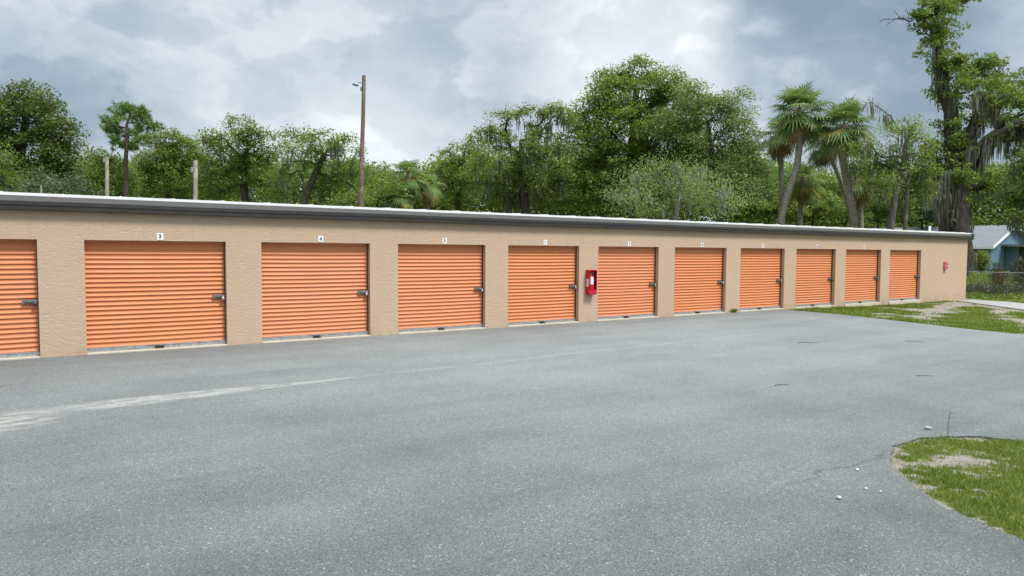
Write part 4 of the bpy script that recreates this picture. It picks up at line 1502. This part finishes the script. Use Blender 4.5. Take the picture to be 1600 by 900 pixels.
# ------------------------------------------------------------------ blue house beyond the fence
def house():
    # camera-plane frame: right, forward
    def pt(X, D, z):
        f2 = np.array([math.sin(YAW), math.cos(YAW), 0.0])
        p = CAM+_r*X+f2*D
        return np.array([p[0], p[1], z])
    e = pt(49.0, 71.0, 0)
    h = pt(49.0+3.9, 71.0+2.5, 0)-e            # half span of the gable
    a = pt(49.0-2.5, 71.0+3.9, 0)-e
    a = a/np.linalg.norm(a)
    hl = np.linalg.norm(h)
    gz = float(ground_z(e[0], e[1]))
    org = np.array([e[0], e[1], gz])
    o = empty('blue_house', org)
    o.rotation_euler = (0, 0, math.atan2(-a[1], -a[0]))   # local x runs along the ridge towards the gable
    tag(o, 'low blue house with a grey shingled gable roof beyond the fence', 'house')
    # local: x along -a, y = perpendicular
    rz = math.atan2(-a[1], -a[0])
    yl = np.array([-math.sin(rz), math.cos(rz), 0])
    s = 1.0 if np.dot(yl, h) > 0 else -1.0
    Wd, Ln, EH, RH = 2*hl, 18.0, 2.62, 4.72
    def v(x, y, z):
        return (x, s*y, z)
    fl = (lambda f: f) if s > 0 else (lambda f: tuple(reversed(f)))
    mb = MB()
    V = [v(-Ln, 0, -.3), v(0, 0, -.3), v(0, Wd, -.3), v(-Ln, Wd, -.3), v(-Ln, 0, EH), v(0, 0, EH), v(0, Wd, EH), v(-Ln, Wd, EH), v(0, Wd/2, RH-.12), v(-Ln, Wd/2, RH-.12)]
    mb.add(V, [fl(f) for f in ((0, 1, 5, 4), (1, 2, 6, 8, 5), (2, 3, 7, 6), (3, 0, 4, 9, 7))])
    for i in range(30):       # vertical battens of the siding
        x = -i*.6-.3
        mb.add([v(x-.03, -.02, -.2), v(x+.03, -.02, -.2), v(x+.03, -.02, EH-.02), v(x-.03, -.02, EH-.02)], [fl((0, 1, 2, 3))])
    for i in range(14):
        y = .3+i*.6
        if y < Wd-.1:
            zt = EH+(RH-.2-EH)*(1-abs(y-Wd/2)/(Wd/2))
            mb.add([v(.02, y-.03, -.2), v(.02, y+.03, -.2), v(.02, y+.03, zt-.05), v(.02, y-.03, zt-.05)], [fl((0, 1, 2, 3))])
    mb.build('wall', 'blue_siding', o)
    ov, th = .55, .16
    sl = (RH-EH)/(Wd/2)
    mb = MB()
    for y0, y1 in ((-ov, Wd/2), (Wd+ov, Wd/2)):
        z_0 = EH-sl*ov
        V = [v(-Ln-.4, y0, z_0+th), v(.5, y0, z_0+th), v(.5, y1, RH+th), v(-Ln-.4, y1, RH+th), v(-Ln-.4, y0, z_0), v(.5, y0, z_0), v(.5, y1, RH), v(-Ln-.4, y1, RH)]
        mb.add(V, [(0, 1, 2, 3), (7, 6, 5, 4), (0, 4, 5, 1), (1, 5, 6, 2), (3, 7, 4, 0)])
    mb.build('roof', 'shingle', o)
    mb = MB()
    for y0, y1 in ((-ov, Wd/2), (Wd+ov, Wd/2)):
        z_0 = EH-sl*ov
        V = [v(.502, y0, z_0-.06), v(.56, y0, z_0-.06), v(.56, y1, RH-.06), v(.502, y1, RH-.06), v(.502, y0, z_0+.2), v(.56, y0, z_0+.2), v(.56, y1, RH+.2), v(.502, y1, RH+.2)]
        mb.add(V, [(0, 1, 2, 3), (7, 6, 5, 4), (0, 4, 5, 1), (1, 5, 6, 2), (2, 6, 7, 3), (3, 7, 4, 0)])
    V = [v(-Ln-.4, -ov-.05, EH-sl*ov-.06), v(.5, -ov-.05, EH-sl*ov-.06), v(.5, -ov-.003, EH-sl*ov-.06), v(-Ln-.4, -ov-.003, EH-sl*ov-.06)]
    V += [(x, y, z+.2) for x, y, z in V]
    mb.add(V, [(0, 1, 2, 3), (7, 6, 5, 4), (0, 4, 5, 1), (1, 5, 6, 2), (2, 6, 7, 3), (3, 7, 4, 0)])
    mb.build('roof_trim', 'white_trim', o)
    # porch wing in front of the gable, with recess, door, posts
    mb = MB()
    mb.box(.05, s*3.4 if s > 0 else -3.4-.2, -.2, 1.2, s*3.6 if s > 0 else -3.4, 2.5)
    mb.build('porch_wall', 'blue_siding', o)
    y0, y1 = sorted((s*5.4, s*12.0))
    MB().box(.05, y0, -.3, 4.6, y1, 2.55).build('wing_wall', 'blue_siding', o)
    y0, y1 = sorted((s*2.4, s*12.6))
    MB().box(.06, y0, 2.56, 5.6, y1, 2.78).build('porch_roof', 'shingle', o)
    y0, y1 = sorted((s*4.0, s*4.95))
    d = MB().box(.03, y0, .0, .10, y1, 2.1).build('door', 'white_trim', o)
    y0, y1 = sorted((s*4.15, s*4.8))
    MB().box(.101, y0, .9, .115, y1, 1.9).build('door_glass', 'dark_glass', d)
    for yy in (2.8, 5.1):
        y0, y1 = sorted((s*yy, s*(yy+.14)))
        MB().box(5.2, y0, -.2, 5.34, y1, 2.56).build('post', 'white_trim', o)
house()

# chain-link fence across the lawn
def fence():
    A = np.array([35.6, 2.2]); d = unit(np.array([.62, -1.0])); Ln = 11.5
    A = np.array([35.9, 1.6])
    z0 = -.12
    o = empty('wire_fence', (A[0], A[1], z0), math.atan2(d[1], d[0]))
    tag(o, 'low wire mesh fence with thin posts between the lot and the lawn', 'fence')
    mb = MB()
    h, st = 1.18, .09
    x = -h
    t = .0035
    while x < Ln:
        for sgn in (1, -1):
            xa, xb = (x, x+h) if sgn > 0 else (x+h, x)
            za, zb = .05, .05+h
            a, b = max(0, min(xa, xb)), min(Ln, max(xa, xb))
            if b-a < .02: continue
            fa = (a-min(xa, xb))/h; fb = (b-min(xa, xb))/h
            zA = za+(zb-za)*fa if sgn > 0 else zb-(zb-za)*fa
            zB = za+(zb-za)*fb if sgn > 0 else zb-(zb-za)*fb
            mb.add([(a, -t*sgn, zA-t), (b, -t*sgn, zB-t), (b, -t*sgn, zB+t), (a, -t*sgn, zA+t)], [(0, 1, 2, 3)])
        x += st
    mb.build('wire_mesh', 'wire_grey', o)
    MB().tube([(0, 0, h+.06), (Ln, 0, h+.06)], .022, 8).build('top_rail', 'wire_grey', o)
    for i in range(5):
        x = .05+i*2.8
        m = MB().tube([(x, .03, -.2), (x, .03, h+.10)], .032, 8)
        m.tube([(x, .03, h+.10), (x, .03, h+.13)], [.04, .015], 8)
        m.build('post', 'wire_grey', o)
fence()
def weed_mass(name, label, cat, c, rx, rz, n, size, mat, group=None, stem=True, asp=.35):
    o = empty(name, (c[0], c[1], c[2]))
    tag(o, label, cat, group)
    P = ball(n)*np.array([rx*1.35, rx*1.35, rz*.85])*RNG.uniform(.75, 1.1, (n, 1))+np.array([0, 0, rz*.9])
    P[:, 2] = np.abs(P[:, 2])
    ct = np.clip(.5+.25*RNG.normal(size=n), 0, 1)
    Vq, Tq = leaves(P, ct, size, asp, .2)
    quad_cloud('foliage', Vq, Tq, mat, o)
    m = MB()
    for _ in range(9):
        e = RNG.normal(size=3)*np.array([rx, rx, .15])+np.array([0, 0, rz*1.2])
        m.tube([(0, 0, -.05), e*.5+RNG.normal(size=3)*.06, e], [.02, .014, .006], 5, caps=False)
    m.build('stems', 'twig_brown', o)
    return o
def on_ground(px, py, depth):
    p = far(px, py, depth)
    return (p[0], p[1], float(ground_z(p[0], p[1])))
weed_mass('shrub', 'rounded yellow-green shrub against the blue house wall', 'shrub', on_ground(1533, 418, 62), .55, 1.25, 1300, .22, 'leaf_bright', asp=.5)
weed_mass('shrub', 'spindly dark weed bush by the fence right of the round shrub', 'shrub', on_ground(1556, 440, 45), .42, .9, 500, .16, 'dark_weed')
weed_mass('shrub', 'small reddish brown bush on the lawn next to the dark weed', 'shrub', on_ground(1564, 440, 44), .35, .65, 420, .14, 'leaf_red')
weed_mass('shrub', 'tall dark tangled bush at the right picture edge by the fence', 'shrub', on_ground(1598, 440, 38), .60, 1.25, 1300, .15, 'dark_weed')
weed_mass('shrub', 'dark weedy clump along the fence foot right of the wall corner', 'shrub', on_ground(1540, 455, 36.5), .7, .32, 700, .13, 'dark_weed')
weed_mass('shrub', 'dark ground-hugging clump at the fence foot nearest the wall', 'shrub', on_ground(1517, 458, 37.5), .6, .28, 600, .13, 'dark_weed')
weed_mass('shrub', 'dark weedy clump at the fence foot near the right edge', 'shrub', on_ground(1575, 455, 35.5), .8, .36, 800, .13, 'dark_weed')
weed_mass('sapling', 'light airy feathery sapling hanging before the house gable', 'sapling', on_ground(1575, 400, 52), .8, .3, 60, .1, 'leaf_bright')

# ------------------------------------------------------------------ small things on the pavement
def pebble(x, y, r, label, seed):
    bm = bmesh.new()
    bmesh.ops.create_icosphere(bm, subdivisions=2, radius=1)
    rg = np.random.default_rng(seed)
    off = rg.uniform(0, 50)
    sc = Vector((rg.uniform(.9, 1.35), rg.uniform(.75, 1.0), rg.uniform(.5, .75)))
    for q_ in bm.verts:
        k_ = 1+.28*noise.noise(q_.co*1.4+Vector((off, 0, 0)))
        q_.co = Vector((q_.co.x*sc.x, q_.co.y*sc.y, q_.co.z*sc.z))*k_*r
    lowest = min(q_.co.z for q_ in bm.verts)
    me = bpy.data.meshes.new('pebble')
    bm.to_mesh(me); bm.free()
    me.materials.append(MATS['stone_white'])
    o = bpy.data.objects.new('pebble', me)
    o.location = (x, y, -lowest-.002)
    o.rotation_euler = (0, 0, rg.uniform(0, 6))
    tag(link(o), label, 'pebble', 'pale pebbles on the asphalt')
pebble(8.18, -11.21, .030, 'largest white pebble just beyond the tip of the grass island', 1)
pebble(6.07, -11.60, .019, 'white pebble on the asphalt directly left of the island edge', 2)
pebble(5.23, -11.93, .021, 'whitish pebble farthest left and nearest to the viewer', 3)
pebble(5.65, -11.92, .015, 'small pale pebble, left one of the close pair by the island', 4)
pebble(5.69, -12.02, .012, 'small pale pebble, right one of the close pair by the island', 5)
def twig(px_xy, L, ang, label):
    x, y = px_xy
    m = MB()
    P = [(0, 0, .008), (L*.35, L*.05, .016), (L*.7, -L*.04, .012), (L, L*.03, .006)]
    m.tube(P, [.006, .005, .004, .002], 6)
    m.tube([P[1], (L*.5, L*.18, .012)], [.005, .002], 5)
    o = m.build('twig', 'twig_brown', None, (x, y, 0))
    o.rotation_euler = (0, 0, ang)
    tag(o, label, 'twig', 'fallen twigs on the asphalt')
twig((13.6, -5.9), .55, -.5, 'long thin twig on the asphalt in front of the farther doors')
twig((16.0, -7.0), .42, -.9, 'dark bent twig on the asphalt nearer the grass strip')
twig((8.9, -8.7), .30, -.2, 'short twig lying alone in the middle of the asphalt')
twig((11.6, -9.4), .28, -.6, 'dark short twig on the asphalt toward the right')
def tuft(x, y, z, n, h, label, name='weed'):
    P = RNG.normal(size=(n, 3))*np.array([.06, .03, 0])
    P[:, 1] = -np.abs(P[:, 1])
    Vq, Tq = blades(P, RNG.uniform(.4, 1, n)*h, np.full(n, .010), RNG.uniform(.3, .9, n), .6)
    o = quad_cloud(name, Vq, Tq, 'grass_blade')
    o.location = (x, y, z)
    tag(o, label, 'weed')
tuft(18.75, -.05, 0, 240, .16, 'dry green weed tuft growing at the foot of the pier between doors')
P = np.array([[0, 0, 0.0]])
m = MB().tube([(0, 0, 0), (.01, .01, .12), (.015, 0, .25), (.02, 0, .26)], [.0025, .003, .0025, .0015], 5)
for i in range(9):
    z = .05+i*.03
    a = i*2.4
    m.tube([(.012, .004, z), (.012+.03*math.cos(a), .03*math.sin(a), z+.02), (.012+.055*math.cos(a), .055*math.sin(a), z+.012)], [.0025, .002, .001], 4)
o = m.build('weed', 'grass_blade', None, (8.0, -11.5, .0))
tag(o, 'single tall thin weed stalk at the near tip edge of the grass island', 'weed')

# loose grit and sand crumbs spilled along the broken pavement edge
def grit():
    mb = MB()
    rg = np.random.default_rng(11)
    el = [(a, b) for a, b in isl if 5.4 < a < 9.2 and b > -14.2]
    for _ in range(650):
        x, y = el[int(rg.integers(0, len(el)))]
        off = abs(rg.normal())*.09
        dx, dy = x-8.6, y+13.4
        l = math.hypot(dx, dy)
        sgn = -1 if rg.uniform() < .55 else 1.0
        px, py = x+dx/l*off*sgn*.9+rg.normal()*.03, y+dy/l*off*sgn*.9+rg.normal()*.03
        z = 0.0 if not inside(isl_poly, px, py) else max(-.02, iz(px, py))
        r = rg.uniform(.003, .009)
        a0 = rg.uniform(0, 6.3)
        V = [(px+r*math.cos(a0+q)*rg.uniform(.7, 1.2), py+r*math.sin(a0+q)*rg.uniform(.7, 1.2), z+h) for q, h in ((0, 0), (1.6, 0), (3.1, 0), (4.7, 0))]
        V.append((px, py, z+r*rg.uniform(.5, .9)))
        mb.add(V, [(0, 1, 4), (1, 2, 4), (2, 3, 4), (3, 0, 4)])
    o = mb.build('gravel', 'grit_tan')
    tag(o, 'sandy grit and small crumbs along the edge of the grass island', 'gravel', kind='stuff')
grit()
